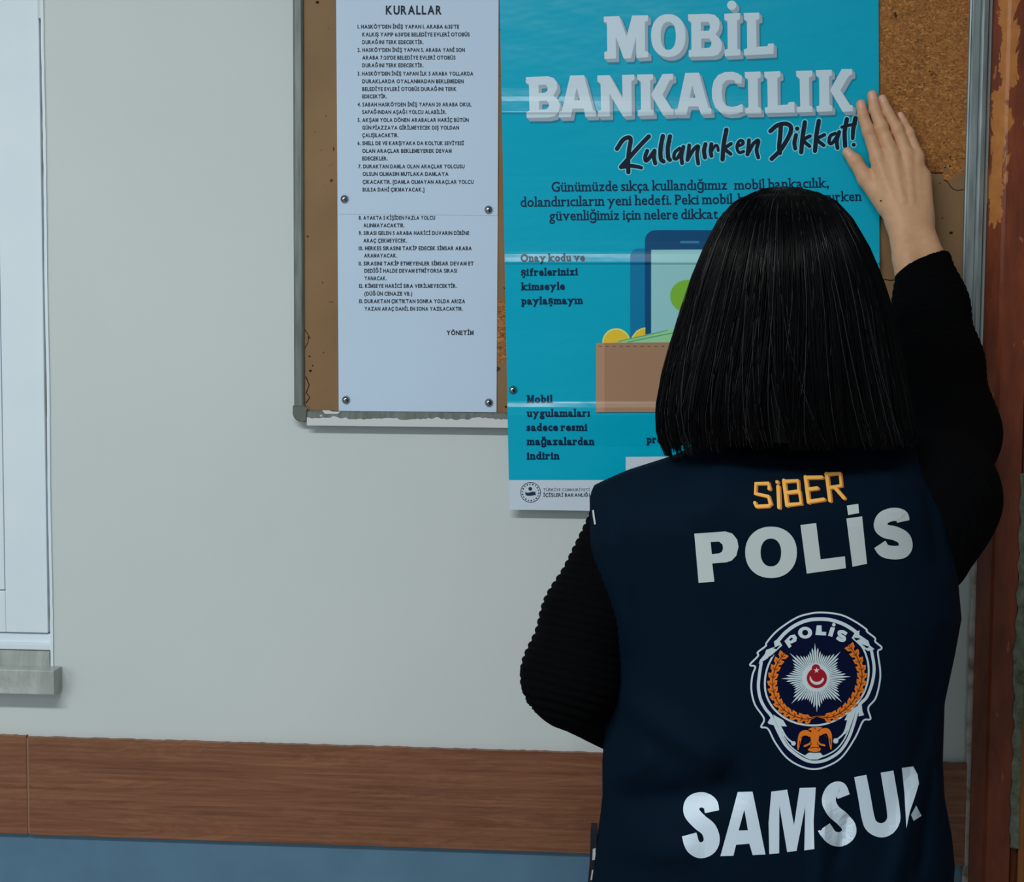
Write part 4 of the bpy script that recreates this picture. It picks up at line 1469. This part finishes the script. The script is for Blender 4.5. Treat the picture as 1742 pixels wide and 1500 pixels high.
for k in range(64):
    th = 2 * math.pi * k / 64 - math.pi / 2 - 0.03
    q = k % 8
    Lr = [276, 240, 216, 200, 193, 200, 216, 240][q]
    if k % 16 == 8:
        Lr = 286
    hw = 8.0 if q == 0 else 6.2
    c_, s_ = math.cos(th), math.sin(th)
    X_ = lambda r_, h_: (645 + r_ * c_ - h_ * s_, 665 + r_ * s_ + h_ * c_)
    star.poly([X_(80, -3.6), X_(Lr - (70 if q == 0 else 22), -hw), X_(Lr, 0), X_(Lr - (70 if q == 0 else 22), hw), X_(80, 3.6)])
star.poly(circle(645, 665, 110))
orn = Art()
vein = Art()
for path in ([(395, 470), (330, 570), (300, 690), (315, 800), (370, 900), (450, 960), (560, 995), (650, 975)],
             [(905, 405), (975, 510), (1010, 630), (995, 740), (940, 850), (860, 930), (760, 980), (650, 975)]):
    q = catmull(path, 8)
    orn.stroke(q, (16, 40, 44, 44, 40, 8), False, cap=False)
    vein.stroke(q, 6, False, cap=False)
    for i in range(2, len(q) - 6, 4):
        t = q[i + 1] - q[i]
        t /= np.hypot(*t)
        nn = np.array((-t[1], t[0]))
        for sd in (-1, 1):
            b_ = q[i]
            tip = b_ - t * 30 + nn * sd * 42
            orn.poly([tuple(b_ - t * 12), tuple(b_ - t * 30 + nn * sd * 20), tuple(tip), tuple(b_ + t * 6 + nn * sd * 34), tuple(b_ + t * 22 + nn * sd * 6)])
            vein.stroke([tuple(b_ + t * 8), tuple(b_ - t * 12 + nn * sd * 20)], 5, False, cap=False)
egl = Art()
egl.poly(circle(826, 300, 72, 120, 24)).poly(catmull([(840, 150), (900, 150), (950, 160), (905, 190), (850, 230), (800, 230), (765, 205), (725, 190), (770, 160)], 4, True))
egl.stroke([(760, 285), (690, 245), (615, 265), (580, 350), (560, 460), (552, 528)], (70, 90, 80, 60, 40, 14), cap=False)
egl.stroke([(890, 270), (960, 220), (1030, 215), (1075, 290), (1085, 420), (1092, 520)], (70, 95, 85, 66, 44, 16), cap=False)
egl.stroke([(790, 380), (735, 430), (662, 462)], (46, 30, 34)).stroke([(865, 380), (910, 430), (985, 452)], (46, 30, 34))
egl.poly([(770, 400), (880, 400), (895, 480), (930, 512), (905, 550), (825, 562), (745, 550), (710, 522), (755, 480)])
edk = Art()
for p_ in ([(765, 395), (768, 440)], [(875, 395), (872, 440)], [(760, 492), (825, 480), (890, 490)], [(600, 330), (640, 300)], [(985, 280), (1020, 310)], [(1075, 340), (1085, 430)], [(580, 380), (572, 450)], [(830, 160), (832, 185)]):
    edk.stroke(p_, 12, False)
eg = lambda a_: a_.tf(1300, 1220, 9.678)
red = Art().poly(circle(652, 668, 80)).poly(circle(645, 592, 34))
rim = Art().poly(circle(652, 668, 90)).poly(circle(645, 592, 44))
pale = Art()
pale.poly([(596, 650)] + arc(652, 665, 58, 56, 170, 10, 20) + arc(652, 650, 48, 48, 15, 165, 20))
pts = []
for k in range(10):
    r_ = 24 if k % 2 == 0 else 10
    t = math.radians(-90 + 36 * k)
    pts.append((650 + r_ * math.cos(t), 606 + r_ * math.sin(t)))
pale.poly(pts)
z6 = lambda a_: a_.tf(1250, 1010, 4.686)
vprint('police_crest', [(z6(bg), M['badge_navy']), (z6(ln_), M['badge_white']), (z6(blk), M['badge_navy']), (z6(orn), M['badge_orange']), (z6(vein), M['badge_dark']), (z6(star), M['badge_white']),
                        (z6(rim), M['badge_pink']), (z6(red), M['badge_red']), (z6(pale), M['badge_pink']), (eg(egl), M['badge_orange']), (eg(edk), M['badge_dark'])], step=16)

# reflective piping at the armhole and the pale striped side strap at the hem
print_obj('armhole_piping', [(Art().stroke([(1010, 868), (1011.5, 880), (1013.5, 892)], 3.0, False, cap=False), M['buckle'])], sv, vest, 0.001)
bm = bmesh.new()
sx, sz = P(1009, 1460, D0).x, P(1009, 1460, D0).z
pts = [(1013, 1405), (1012, 1440), (1011, 1465), (1008.5, 1490), (1005, 1530), (1002, 1580)]
ring = []
for px, py in pts:
    q = P(px - 2.2, py, D0 + 0.004)
    ring.append([bm.verts.new((q.x + ax * 0.0035, q.y + ay, q.z)) for ax, ay in ((-1, -0.012), (-1, 0.012), (1, 0.012), (1, -0.012))])
for k in range(len(ring) - 1):
    for i in range(4):
        bm.faces.new((ring[k][i], ring[k][(i + 1) % 4], ring[k + 1][(i + 1) % 4], ring[k + 1][i]))
bm.faces.new(ring[0])
bm.faces.new(ring[-1])
bm_obj('side_strap', bm, M['strap'], vest)
a = Art().poly([(1008.5, 1444), (1013, 1442), (1013, 1462), (1007.5, 1463)]).poly([(1007, 1480), (1011.5, 1478), (1009, 1496), (1004.5, 1497)])
print_obj('strap_stripe', [(a, M['buckle'])], lambda x, y, l: P(x, y, D0 + 0.0165 + l), vest, 0.0006)


# ---- skeleton points
def W3(px, py, d):
    return np.array(P(px, py, d))


shR, elR, wrR = W3(1578, 850, 0.345), W3(1622, 735, 0.135), W3(1552, 392, 0.052)
shL, elL, wrL = W3(1066, 880, 0.345), W3(975, 1165, 0.385), W3(1120, 1262, 0.19)
headc = W3(1330, 500, 0.345)
zhead = P(1330, 338, 0.345).z
zch = P(1330, 690, 0.345).z
cxB = hipc.x

HO_ = 0.0014

# ---- right hand, fingers spread flat on the poster
hd = 0.0
FING = {
    'index': [(1464.6, 177.5, .0205, .0064), (1468, 196, .0225, .0072), (1477, 222, .0250, .0081), (1493, 268, .0290, .0096)],
    'middle': [(1484, 162, .0205, .0068), (1488, 186, .0225, .0076), (1499.5, 217, .0255, .0084), (1519, 266, .0310, .0098)],
    'ring': [(1501, 168, .0195, .0058), (1510, 190, .0215, .0068), (1526.5, 220, .0245, .0079), (1543, 264, .0290, .0092)],
    'pinky': [(1531.5, 195.5, .0175, .0046), (1538, 208, .0190, .0053), (1547, 226, .0210, .0062), (1560, 265, .0260, .0080)]}
THUMB = [(1441.5, 259, .0205, .0066), (1455, 274, .0225, .0085), (1473, 304, .0260, .0102), (1510, 348, .0330, .0150)]
FING = {k: [(x, y, d + HO_, r * 0.965) for x, y, d, r in c] for k, c in FING.items()}
THUMB = [(x, y, d + HO_, r) for x, y, d, r in THUMB]
lo = np.array([P(1410, 480, 0.0).x, -0.135, P(1500, 500, 0.05).z])
hi = np.array([P(1640, 130, 0.0).x, -0.004, P(1500, 138, 0.0).z])
HH = 0.00085
G = grid(lo, hi, HH)
hand = None
for nm, ch in FING.items():
    f_ = None
    for (x0, y0, d0, r0), (x1, y1, d1, r1) in zip(ch, ch[1:]):
        c_ = capsule(G, W3(x0, y0, d0), W3(x1, y1, d1), r0, r1)
        f_ = c_ if f_ is None else smin(f_, c_, 0.002)
    kx, ky, kd, kr = ch[2]
    f_ = smin(f_, ellipsoid(G, W3(kx, ky, kd + 0.002), (kr * 0.97, kr * 0.92, kr * 1.2)), 0.003)
    hand = f_ if hand is None else smin(hand, f_, 0.0007)
palm = None
WR = {'index': (1530, 372, .046, .0165), 'middle': (1545, 376, .049, .0170), 'ring': (1556, 376, .048, .0165), 'pinky': (1566, 374, .044, .0150)}
for nm, ch in FING.items():
    x0, y0, d0, r0 = ch[3]
    x1, y1, d1, r1 = WR[nm]
    c_ = capsule(G, W3(x0, y0, d0), W3(x1, y1, d1), r0 * 1.04, r1)
    palm = c_ if palm is None else smin(palm, c_, 0.007)
    palm = smin(palm, ellipsoid(G, W3(x0 + 1, y0 + 4, d0 + 0.0025), (0.0070, 0.0060, 0.0085)), 0.006)
palm = smin(palm, capsule(G, W3(1572, 300, .0315), W3(1570, 362, .0435), 0.0085, 0.0120), 0.010)
palm = smin(palm, capsule(G, W3(1506, 290, .0285), W3(1520, 352, .0415), 0.0120, 0.0165), 0.010)
th_ = None
for (x0, y0, d0, r0), (x1, y1, d1, r1) in zip(THUMB, THUMB[1:]):
    c_ = capsule(G, W3(x0, y0, d0), W3(x1, y1, d1), r0, r1)
    th_ = c_ if th_ is None else smin(th_, c_, 0.004)
hand = smin(smin(hand, palm, 0.0035), th_, 0.006)
for off in (-1, 1):
    w0 = W3(1548 + off * 14, 384, .048)
    w1 = W3(1563 + off * 18, 440, .066)
    w2 = W3(1580 + off * 20, 520, .085)
    hand = smin(hand, smin(capsule(G, w0, w1, 0.0175, 0.0190), capsule(G, w1, w2, 0.0190, 0.0225), 0.004), 0.012)
# tendons on the back of the hand
for nm, ch in FING.items():
    x0, y0, d0, r0 = ch[3]
    x1, y1, d1, r1 = WR[nm]
    a_, b_ = W3(x0, y0 + 4, d0 + r0 * 0.80), W3(x0 + (x1 - x0) * .7, y0 + (y1 - y0) * .7, d0 + (d1 - d0) * .7 + r1 * 0.86)
    hand = smin(hand, capsule(G, a_, b_, 0.0020, 0.0008), 0.006)
Vh, Qh = surface_net(hand, lo, HH)
Vh = relax(Vh, Qh, 3, 0.45)
del hand, palm, th_, G
QR = W3(1570, 470, .075)
fdir = W3(1552, 395, .050) - W3(1580, 520, .085)
fdir /= np.linalg.norm(fdir)


def keep(V, Q, mask):
    lut = -np.ones(len(V), int)
    lut[mask] = np.arange(mask.sum())
    Q2 = lut[Q]
    return V[mask], Q2[(Q2 >= 0).all(1)]


Vh, Qh = keep(Vh, Qh, (Vh - QR) @ fdir > 0.0)

# left hand: the mirror of the right one, carried to the left wrist
nR = np.array((0, -1.0, 0))
nR = nR - fdir * (nR @ fdir)
nR /= np.linalg.norm(nR)
aL = wrL - elL
aL /= np.linalg.norm(aL)
nL = np.array((0.3, 0.2, 1.0))
nL = nL - aL * (nL @ aL)
nL /= np.linalg.norm(nL)
QL = wrL - aL * 0.04
r_ = Vh - QR
VhL = QL + np.outer(r_ @ fdir, aL) + np.outer(r_ @ nR, nL) - np.outer(r_ @ np.cross(fdir, nR), np.cross(aL, nL))
QhL = Qh[:, ::-1]

# ---- body
def body_sdf(G):
    zt = zhead
    B = ellipsoid(G, (headc[0], -0.352, zt - 0.095), (0.073, 0.092, 0.095))
    B = smin(B, ellipsoid(G, (headc[0], -0.318, zt - 0.150), (0.056, 0.060, 0.070)), 0.03)
    B = smin(B, capsule(G, (headc[0], -0.262, zt - 0.108), (headc[0], -0.250, zt - 0.142), 0.007, 0.012), 0.010)
    B = smin(B, ellipsoid(G, (headc[0], -0.272, zt - 0.212), (0.022, 0.018, 0.016)), 0.02)
    for s_ in (-1, 1):
        B = smin(B, ellipsoid(G, (headc[0] + s_ * 0.074, -0.345, zt - 0.118), (0.008, 0.018, 0.030)), 0.006)
    B = smin(B, capsule(G, (headc[0], -0.352, zt - 0.18), (headc[0], -0.350, zt - 0.30), 0.050, 0.054), 0.03)
    zs = shL[2]
    cx = (shL[0] + shR[0]) / 2
    B = smin(B, ellipsoid(G, (cx, -0.345, zs - 0.08), (0.140, 0.085, 0.14)), 0.04)
    B = smin(B, capsule(G, (shL[0] + 0.055, -0.342, zs - 0.015), (shR[0] - 0.055, -0.342, zs - 0.015), 0.040, 0.040), 0.04)
    B = smin(B, ellipsoid(G, (cx, -0.345, zs - 0.25), (0.130, 0.085, 0.17)), 0.05)
    B = smin(B, ellipsoid(G, (cxB, -0.345, 0.89), (0.160, 0.100, 0.13)), 0.05)
    B = smin(B, capsule(G, shR, elR, 0.040, 0.036), 0.02)
    B = smin(B, capsule(G, elR, QR - fdir * 0.004, 0.038, 0.0255), 0.012)
    B = smin(B, capsule(G, shL + np.array((0.012, 0, -0.03)), elL, 0.036, 0.034), 0.02)
    B = smin(B, capsule(G, elL, QL - aL * 0.004, 0.038, 0.0255), 0.012)
    for s_ in (-1, 1):
        x = cxB + s_ * 0.085
        B = smin(B, capsule(G, (x, -0.345, 0.84), (x + s_ * 0.005, -0.335, 0.46), 0.083, 0.054), 0.03)
        B = smin(B, capsule(G, (x + s_ * 0.005, -0.335, 0.46), (x + s_ * 0.008, -0.350, 0.09), 0.052, 0.036), 0.02)
        B = smin(B, capsule(G, (x + s_ * 0.008, -0.365, 0.045), (x + s_ * 0.016, -0.215, 0.030), 0.034, 0.026), 0.03)
    return B


lo = np.array([cxB - 0.31, -0.52, 0.0])
hi = np.array([cxB + 0.34, -0.05, zhead + 0.02])
HB = 0.005
G = grid(lo, hi, HB)
Vb, Qb = surface_net(body_sdf(G), lo, HB)
Vb = relax(Vb, Qb, 1, 0.4)
m1 = ~((((Vb - (QR - fdir * 0.008)) @ fdir) > 0) & (np.linalg.norm(Vb - QR, axis=1) < 0.09))
m2 = ~((((Vb - (QL - aL * 0.008)) @ aL) > 0) & (np.linalg.norm(Vb - QL, axis=1) < 0.09))
Vb, Qb = keep(Vb, Qb, m1 & m2)
nb, nh = len(Vb), len(Vh)
Vall = np.concatenate([Vb, Vh, VhL])
Qall = np.concatenate([Qb, Qh + nb, QhL + nb + nh])
me = bpy.data.meshes.new('body')
me.from_pydata([tuple(x) for x in Vall], [], [tuple(int(i) for i in q) for q in Qall])
bm = bmesh.new()
bm.from_mesh(me)
bm.verts.ensure_lookup_table()
for q_, ax in ((QR, fdir), (QL, aL)):
    qq = Vector(q_)
    es = [e for e in bm.edges if e.is_boundary and all((v.co - qq).length < 0.06 for v in e.verts)]
    try:
        bmesh.ops.bridge_loops(bm, edges=es)
    except Exception:
        pass
for x in ('skin', 'nail', 'mole', 'skin_red'):
    me.materials.append(M[x])
# nails on the backs of the fingertips and the small mole under the thumb
nails = [(Vector(W3(x, y, d)), Vector(W3(x2, y2, d2)), r) for (x, y, d, r), (x2, y2, d2, _) in [(c[0], c[1]) for c in FING.values()] + [(THUMB[0], THUMB[1])]]
mole = Vector(P(1498.5, 341.5, 0.05))
for f in bm.faces:
    c = f.calc_center_median()
    if c.y > -0.02 and c.y < -0.005:
        pass
    if c.z > P(1500, 300, 0.03).z and f.normal.y < -0.35:
        for tp, pr, r in nails:
            ax = (pr - tp).normalized()
            q = c - tp
            t = q.dot(ax)
            side = (q - ax * t)
            side.y = 0
            if -r * 0.75 < t < r * 0.95 and side.length < r * 0.62 and f.normal.y < -0.55:
                f.material_index = 1
            elif -r * 1.2 < t < r * 2.2 and side.length < r * 1.2 and f.material_index == 0:
                f.material_index = 3
    mpx = CAM + (mole - CAM)
    dv = (c - CAM).normalized()
    if (dv - (mole - CAM).normalized()).length < 0.00062 and f.normal.y < -0.2:
        f.material_index = 2
    f.smooth = True
bmesh.ops.recalc_face_normals(bm, faces=bm.faces[:])
bm.to_mesh(me)
bm.free()
body = bpy.data.objects.new('body', me)
COL.objects.link(body)
body.parent = per
body.matrix_parent_inverse = per.matrix_world.inverted()


def blob(name, c, r, mat, parent, n=14):
    bm = bmesh.new()
    bmesh.ops.create_uvsphere(bm, u_segments=n, v_segments=n, radius=1)
    for v in bm.verts:
        v.co = Vector((c[0] + v.co.x * r[0], c[1] + v.co.y * r[1], c[2] + v.co.z * r[2]))
    return bm_obj(name, bm, mat, parent, True)


for s_ in (-1, 1):
    e = blob('eye', (headc[0] + s_ * 0.031, -0.274, zhead - 0.110), (0.0125, 0.011, 0.0105), M['eye'], body)
    blob('eyebrow', (headc[0] + s_ * 0.032, -0.263, zhead - 0.090), (0.018, 0.006, 0.0030), M['hair_base'], body)
blob('lips', (headc[0], -0.262, zhead - 0.178), (0.022, 0.008, 0.0075), M['lip'], body)

# ---- black ribbed sweater
SEG = [(shL, elL), (elL, wrL), (shR, elR), (elR, W3(1563, 455, 0.072))]


def sweater_sdf(G):
    S_ = capsule(G, W3(1056, 900, .345), W3(1000, 1050, .370), 0.038, 0.048)
    S_ = smin(S_, capsule(G, W3(1000, 1050, .370), W3(974, 1140, .385), 0.048, 0.0525), 0.015)
    S_ = smin(S_, capsule(G, W3(975, 1156, .385), W3(1110, 1250, .200), 0.052, 0.040), 0.02)
    # sleeve of the raised arm
    R_ = capsule(G, W3(1571, 450, .072), W3(1583, 520, .090), 0.0345, 0.0425)
    R_ = smin(R_, capsule(G, W3(1583, 520, .090), W3(1598, 620, .115), 0.0425, 0.0495), 0.02)
    R_ = smin(R_, capsule(G, W3(1598, 620, .115), W3(1616, 735, .150), 0.0495, 0.0510), 0.02)
    R_ = smin(R_, capsule(G, W3(1616, 740, .150), W3(1592, 850, .330), 0.0510, 0.058), 0.04)
    R_ = smin(R_, capsule(G, W3(1592, 850, .330), W3(1572, 950, .345), 0.058, 0.045), 0.05)
    S_ = smin(S_, R_, 0.02)
    zs = shL[2]
    cx = (shL[0] + shR[0]) / 2
    S_ = smin(S_, ellipsoid(G, (cx, -0.345, zs - 0.07), (0.166, 0.093, 0.155)), 0.03)
    S_ = smin(S_, capsule(G, (shL[0] + 0.03, -0.342, zs - 0.005), (shR[0] - 0.02, -0.342, zs), 0.050, 0.052), 0.03)
    S_ = smin(S_, ellipsoid(G, (cx, -0.345, zs - 0.27), (0.150, 0.090, 0.19)), 0.05)
    S_ = smin(S_, capsule(G, (headc[0], -0.350, zs + 0.02), (headc[0], -0.348, zs + 0.105), 0.068, 0.062), 0.02)
    S_ = smin(S_, ellipsoid(G, (cxB, -0.345, 0.91), (0.165, 0.093, 0.12)), 0.05)
    # openings: cuff of the right sleeve, neck, hem
    c0 = W3(1523, 468, .072)
    ax = np.array((-0.40, 0.25, 0.88))
    ax = ax / np.linalg.norm(ax)
    pl_ = (G[0] - np.float32(c0[0])) * np.float32(ax[0]) + (G[1] - np.float32(c0[1])) * np.float32(ax[1]) + (G[2] - np.float32(c0[2])) * np.float32(ax[2])
    S_ = np.maximum(S_, np.where((G[2] > np.float32(c0[2] - 0.03)) & (G[0] > np.float32(c0[0] - 0.05)), pl_, -1).astype(np.float32))
    return S_


lo = np.array([P(870, 1100, .4).x, -0.462, 0.80])
hi = np.array([P(1730, 740, .13).x, -0.020, P(1560, 405, .06).z])
HS = 0.0026
G = grid(lo, hi, HS)
Vs, Qs = surface_net(sweater_sdf(G), lo, HS)
Vs = relax(Vs, Qs, 2, 0.4)
del G
# knitted ribs run round the sleeves
best = np.full(len(Vs), 1e9)
sc = np.zeros(len(Vs))
acc = 0.0
for a_, b_ in SEG:
    ba = b_ - a_
    L2 = ba @ ba
    t = np.clip(((Vs - a_) @ ba) / L2, -0.3, 1.2)
    d = np.linalg.norm(Vs - a_ - np.outer(np.clip(t, 0, 1), ba), axis=1)
    mk_ = d < best
    best[mk_] = d[mk_]
    sc[mk_] = acc + t[mk_] * math.sqrt(L2)
    acc += math.sqrt(L2)
sweater = mesh_obj('sweater', Vs, Qs, M['knit'], per, True)
nrm = np.empty(len(Vs) * 3, dtype=np.float32)
sweater.data.vertices.foreach_get('normal', nrm)
nrm = nrm.reshape(-1, 3)
amp = np.where(Vs[:, 0] < shL[0] + 0.02, 0.0012, 0.0005)
ang = np.arctan2(nrm[:, 1], nrm[:, 0])
Vs2 = Vs + nrm * (amp * np.sin(2 * math.pi * (sc + 0.004 * ang) / 0.0088))[:, None]
sweater.data.vertices.foreach_set('co', Vs2.astype(np.float32).ravel())
sweater.data.update()

# ---- trousers and shoes (below the frame)
lo = np.array([cxB - 0.24, -0.50, 0.03])
hi = np.array([cxB + 0.24, -0.19, 0.95])
G = grid(lo, hi, 0.007)
T = ellipsoid(G, (cxB, -0.345, 0.86), (0.172, 0.112, 0.14))
for s_ in (-1, 1):
    x = cxB + s_ * 0.085
    T = smin(T, capsule(G, (x, -0.345, 0.84), (x + s_ * 0.005, -0.335, 0.46), 0.094, 0.070), 0.03)
    T = smin(T, capsule(G, (x + s_ * 0.005, -0.335, 0.46), (x + s_ * 0.008, -0.350, 0.10), 0.070, 0.062), 0.02)
T = np.maximum(T, (np.float32(0.07) - G[2]))
T = np.maximum(T, (G[2] - np.float32(0.93)))
Vt, Qt = surface_net(T.astype(np.float32), lo, 0.007)
mesh_obj('trousers', relax(Vt, Qt, 2), Qt, M['trouser'], per, True)
for s_ in (-1, 1):
    x = cxB + s_ * 0.093
    lo = np.array([x - 0.08, -0.47, -0.01])
    G = grid(lo, (x + 0.09, -0.13, 0.16), 0.005)
    T = capsule(G, (x, -0.37, 0.042), (x + s_ * 0.016, -0.195, 0.034), 0.044, 0.040)
    T = smin(T, capsule(G, (x, -0.360, 0.05), (x, -0.352, 0.10), 0.044, 0.045), 0.03)
    T = np.maximum(T, np.float32(0.002) - G[2])
    T = np.maximum(T, G[2] - np.float32(0.115))
    Vt, Qt = surface_net(T.astype(np.float32), lo, 0.005)
    mesh_obj('shoe', relax(Vt, Qt, 1), Qt, M['shoe'], per, True)

# ---- hair: a bob of fine strands in locks over a dark under-layer
HO = [(319, 1318, 1336), (324, 1292, 1366), (331, 1274, 1392), (345, 1248, 1420), (375, 1222, 1446), (420, 1199, 1472), (470, 1179, 1493), (530, 1160, 1512), (590, 1143, 1524), (640, 1130, 1534), (700, 1118, 1546), (745, 1119, 1556), (775, 1130, 1562)]
HBK = [(319, 0.012), (324, 0.040), (331, 0.058), (345, 0.078), (375, 0.097), (420, 0.112), (470, 0.121), (530, 0.126), (590, 0.127), (640, 0.126), (700, 0.122), (745, 0.116), (775, 0.110)]
DH = 0.352


def hair_pt(phi, y, k=1.0):
    l, r = tab(HO, y)
    b = tab(HBK, y)[0]
    c, s_ = math.cos(phi), math.sin(phi)
    pc = 2 / 2.25
    c = math.copysign(abs(c) ** pc, c)
    s_ = math.copysign(abs(s_) ** pc, s_)
    ml, mr = P(l, y, DH), P(r, y, DH)
    mid = (ml + mr) / 2
    hw = (mr.x - ml.x) / 2
    if s_ < 0:
        b *= 0.86
    return Vector((mid.x + c * hw * k, -(DH + s_ * b * k), mid.z))


def tip_y(phi):
    c = math.cos(phi)
    return 747 + 25 * max(0.0, -c) ** 3 + 2 * math.sin(phi * 9)


# under-layer, open at the face
V, F = [], []
npz, nph = 30, 72
idx = {}
for j in range(npz + 1):
    for i in range(nph):
        phi = 2 * math.pi * i / nph
        ye = tip_y(phi) - 8
        y = 319.6 + (ye - 319.6) * (j / npz) ** 1.35
        V.append(hair_pt(phi, y, 0.972))
        idx[(j, i)] = len(V) - 1


def is_face(phi, y):
    return math.sin(phi) < -0.45 and y > 425


for j in range(npz):
    for i in range(nph):
        i2 = (i + 1) % nph
        phi = 2 * math.pi * (i + 0.5) / nph
        y = 319.6 + (tip_y(phi) - 8 - 319.6) * ((j + 0.5) / npz) ** 1.35
        if is_face(phi, y):
            continue
        F.append((idx[(j, i)], idx[(j, i2)], idx[(j + 1, i2)], idx[(j + 1, i)]))
F.append([idx[(0, i)] for i in range(nph)])
hair = mesh_obj('hair', V, F, M['hair_base'], per, True)

VS, FS = [], []


HM = []


def strand(pts, rad, mi=0):
    b = len(VS)
    n = len(pts)
    for k, p in enumerate(pts):
        t = (pts[min(k + 1, n - 1)] - pts[max(k - 1, 0)]).normalized()
        a1 = t.cross(Vector((0.3, 1, 0.1))).normalized()
        a2 = t.cross(a1)
        rr = rad * (1.0 if k < n - 2 else (0.75 if k == n - 2 else 0.3))
        for q in range(3):
            th = 2 * math.pi * q / 3
            VS.append(p + a1 * (rr * math.cos(th)) + a2 * (rr * math.sin(th)))
    for k in range(n - 1):
        for q in range(3):
            q2 = (q + 1) % 3
            HM.append(mi)
            FS.append((b + 3 * k + q, b + 3 * k + q2, b + 3 * k + 3 + q2, b + 3 * k + 3 + q))


rs = random.Random(5)
NL = 150
for c in range(NL):
    ph0 = 2 * math.pi * (c + rs.uniform(-0.4, 0.4)) / NL
    if math.sin(ph0) < -0.85:
        nst = 10
    else:
        nst = 30 if math.sin(ph0) > -0.2 else 16
    kk = 1 + rs.uniform(-0.012, 0.012)
    drift = rs.uniform(-0.16, 0.10)
    ln_len = rs.uniform(-3, 4)
    for s_ in range(nst):
        off = rs.gauss(0, 0.024)
        y0 = 320 + 50 * rs.random() ** 2.2 if rs.random() < 0.75 else rs.uniform(330, 520)
        ye = tip_y(ph0) + ln_len + rs.uniform(-5, 4)
        if is_face(ph0, 500):
            ye = min(ye, rs.uniform(405, 435))
        pts = []
        n = 15
        kr = kk + rs.uniform(-0.008, 0.009)
        w1, w2 = rs.uniform(0, 6), rs.uniform(-0.010, 0.010)
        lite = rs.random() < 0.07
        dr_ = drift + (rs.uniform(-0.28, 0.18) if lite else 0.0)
        for k in range(n):
            t = k / (n - 1)
            y = y0 + (ye - y0) * t ** 1.15
            ph = ph0 + off * (1.25 - 0.7 * t) + dr_ * t * t + w2 * math.sin(w1 + 5 * t)
            kq = kr - 0.010 * max(0.0, t - 0.82) / 0.18
            pts.append(hair_pt(ph, y, kq))
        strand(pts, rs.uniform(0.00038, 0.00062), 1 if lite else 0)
# stray hairs standing off the left edge and the tips
for c in range(70):
    ph0 = rs.choice([math.pi, math.pi, 0.0]) + rs.uniform(-0.5, 0.5)
    y0 = rs.uniform(330, 600)
    ye = tip_y(ph0) + rs.uniform(-60, 14)
    kr = rs.uniform(1.0, 1.035)
    pts = [hair_pt(ph0 + 0.1 * math.sin(k * 0.25 + c), y0 + (ye - y0) * k / 13, 1.0 + (kr - 1) * math.sin(math.pi * k / 15)) for k in range(14)]
    strand(pts, 0.00028)
mesh_obj('hair_strands', VS, FS, [M['hair'], M['hair_sheen']], hair, True, HM)
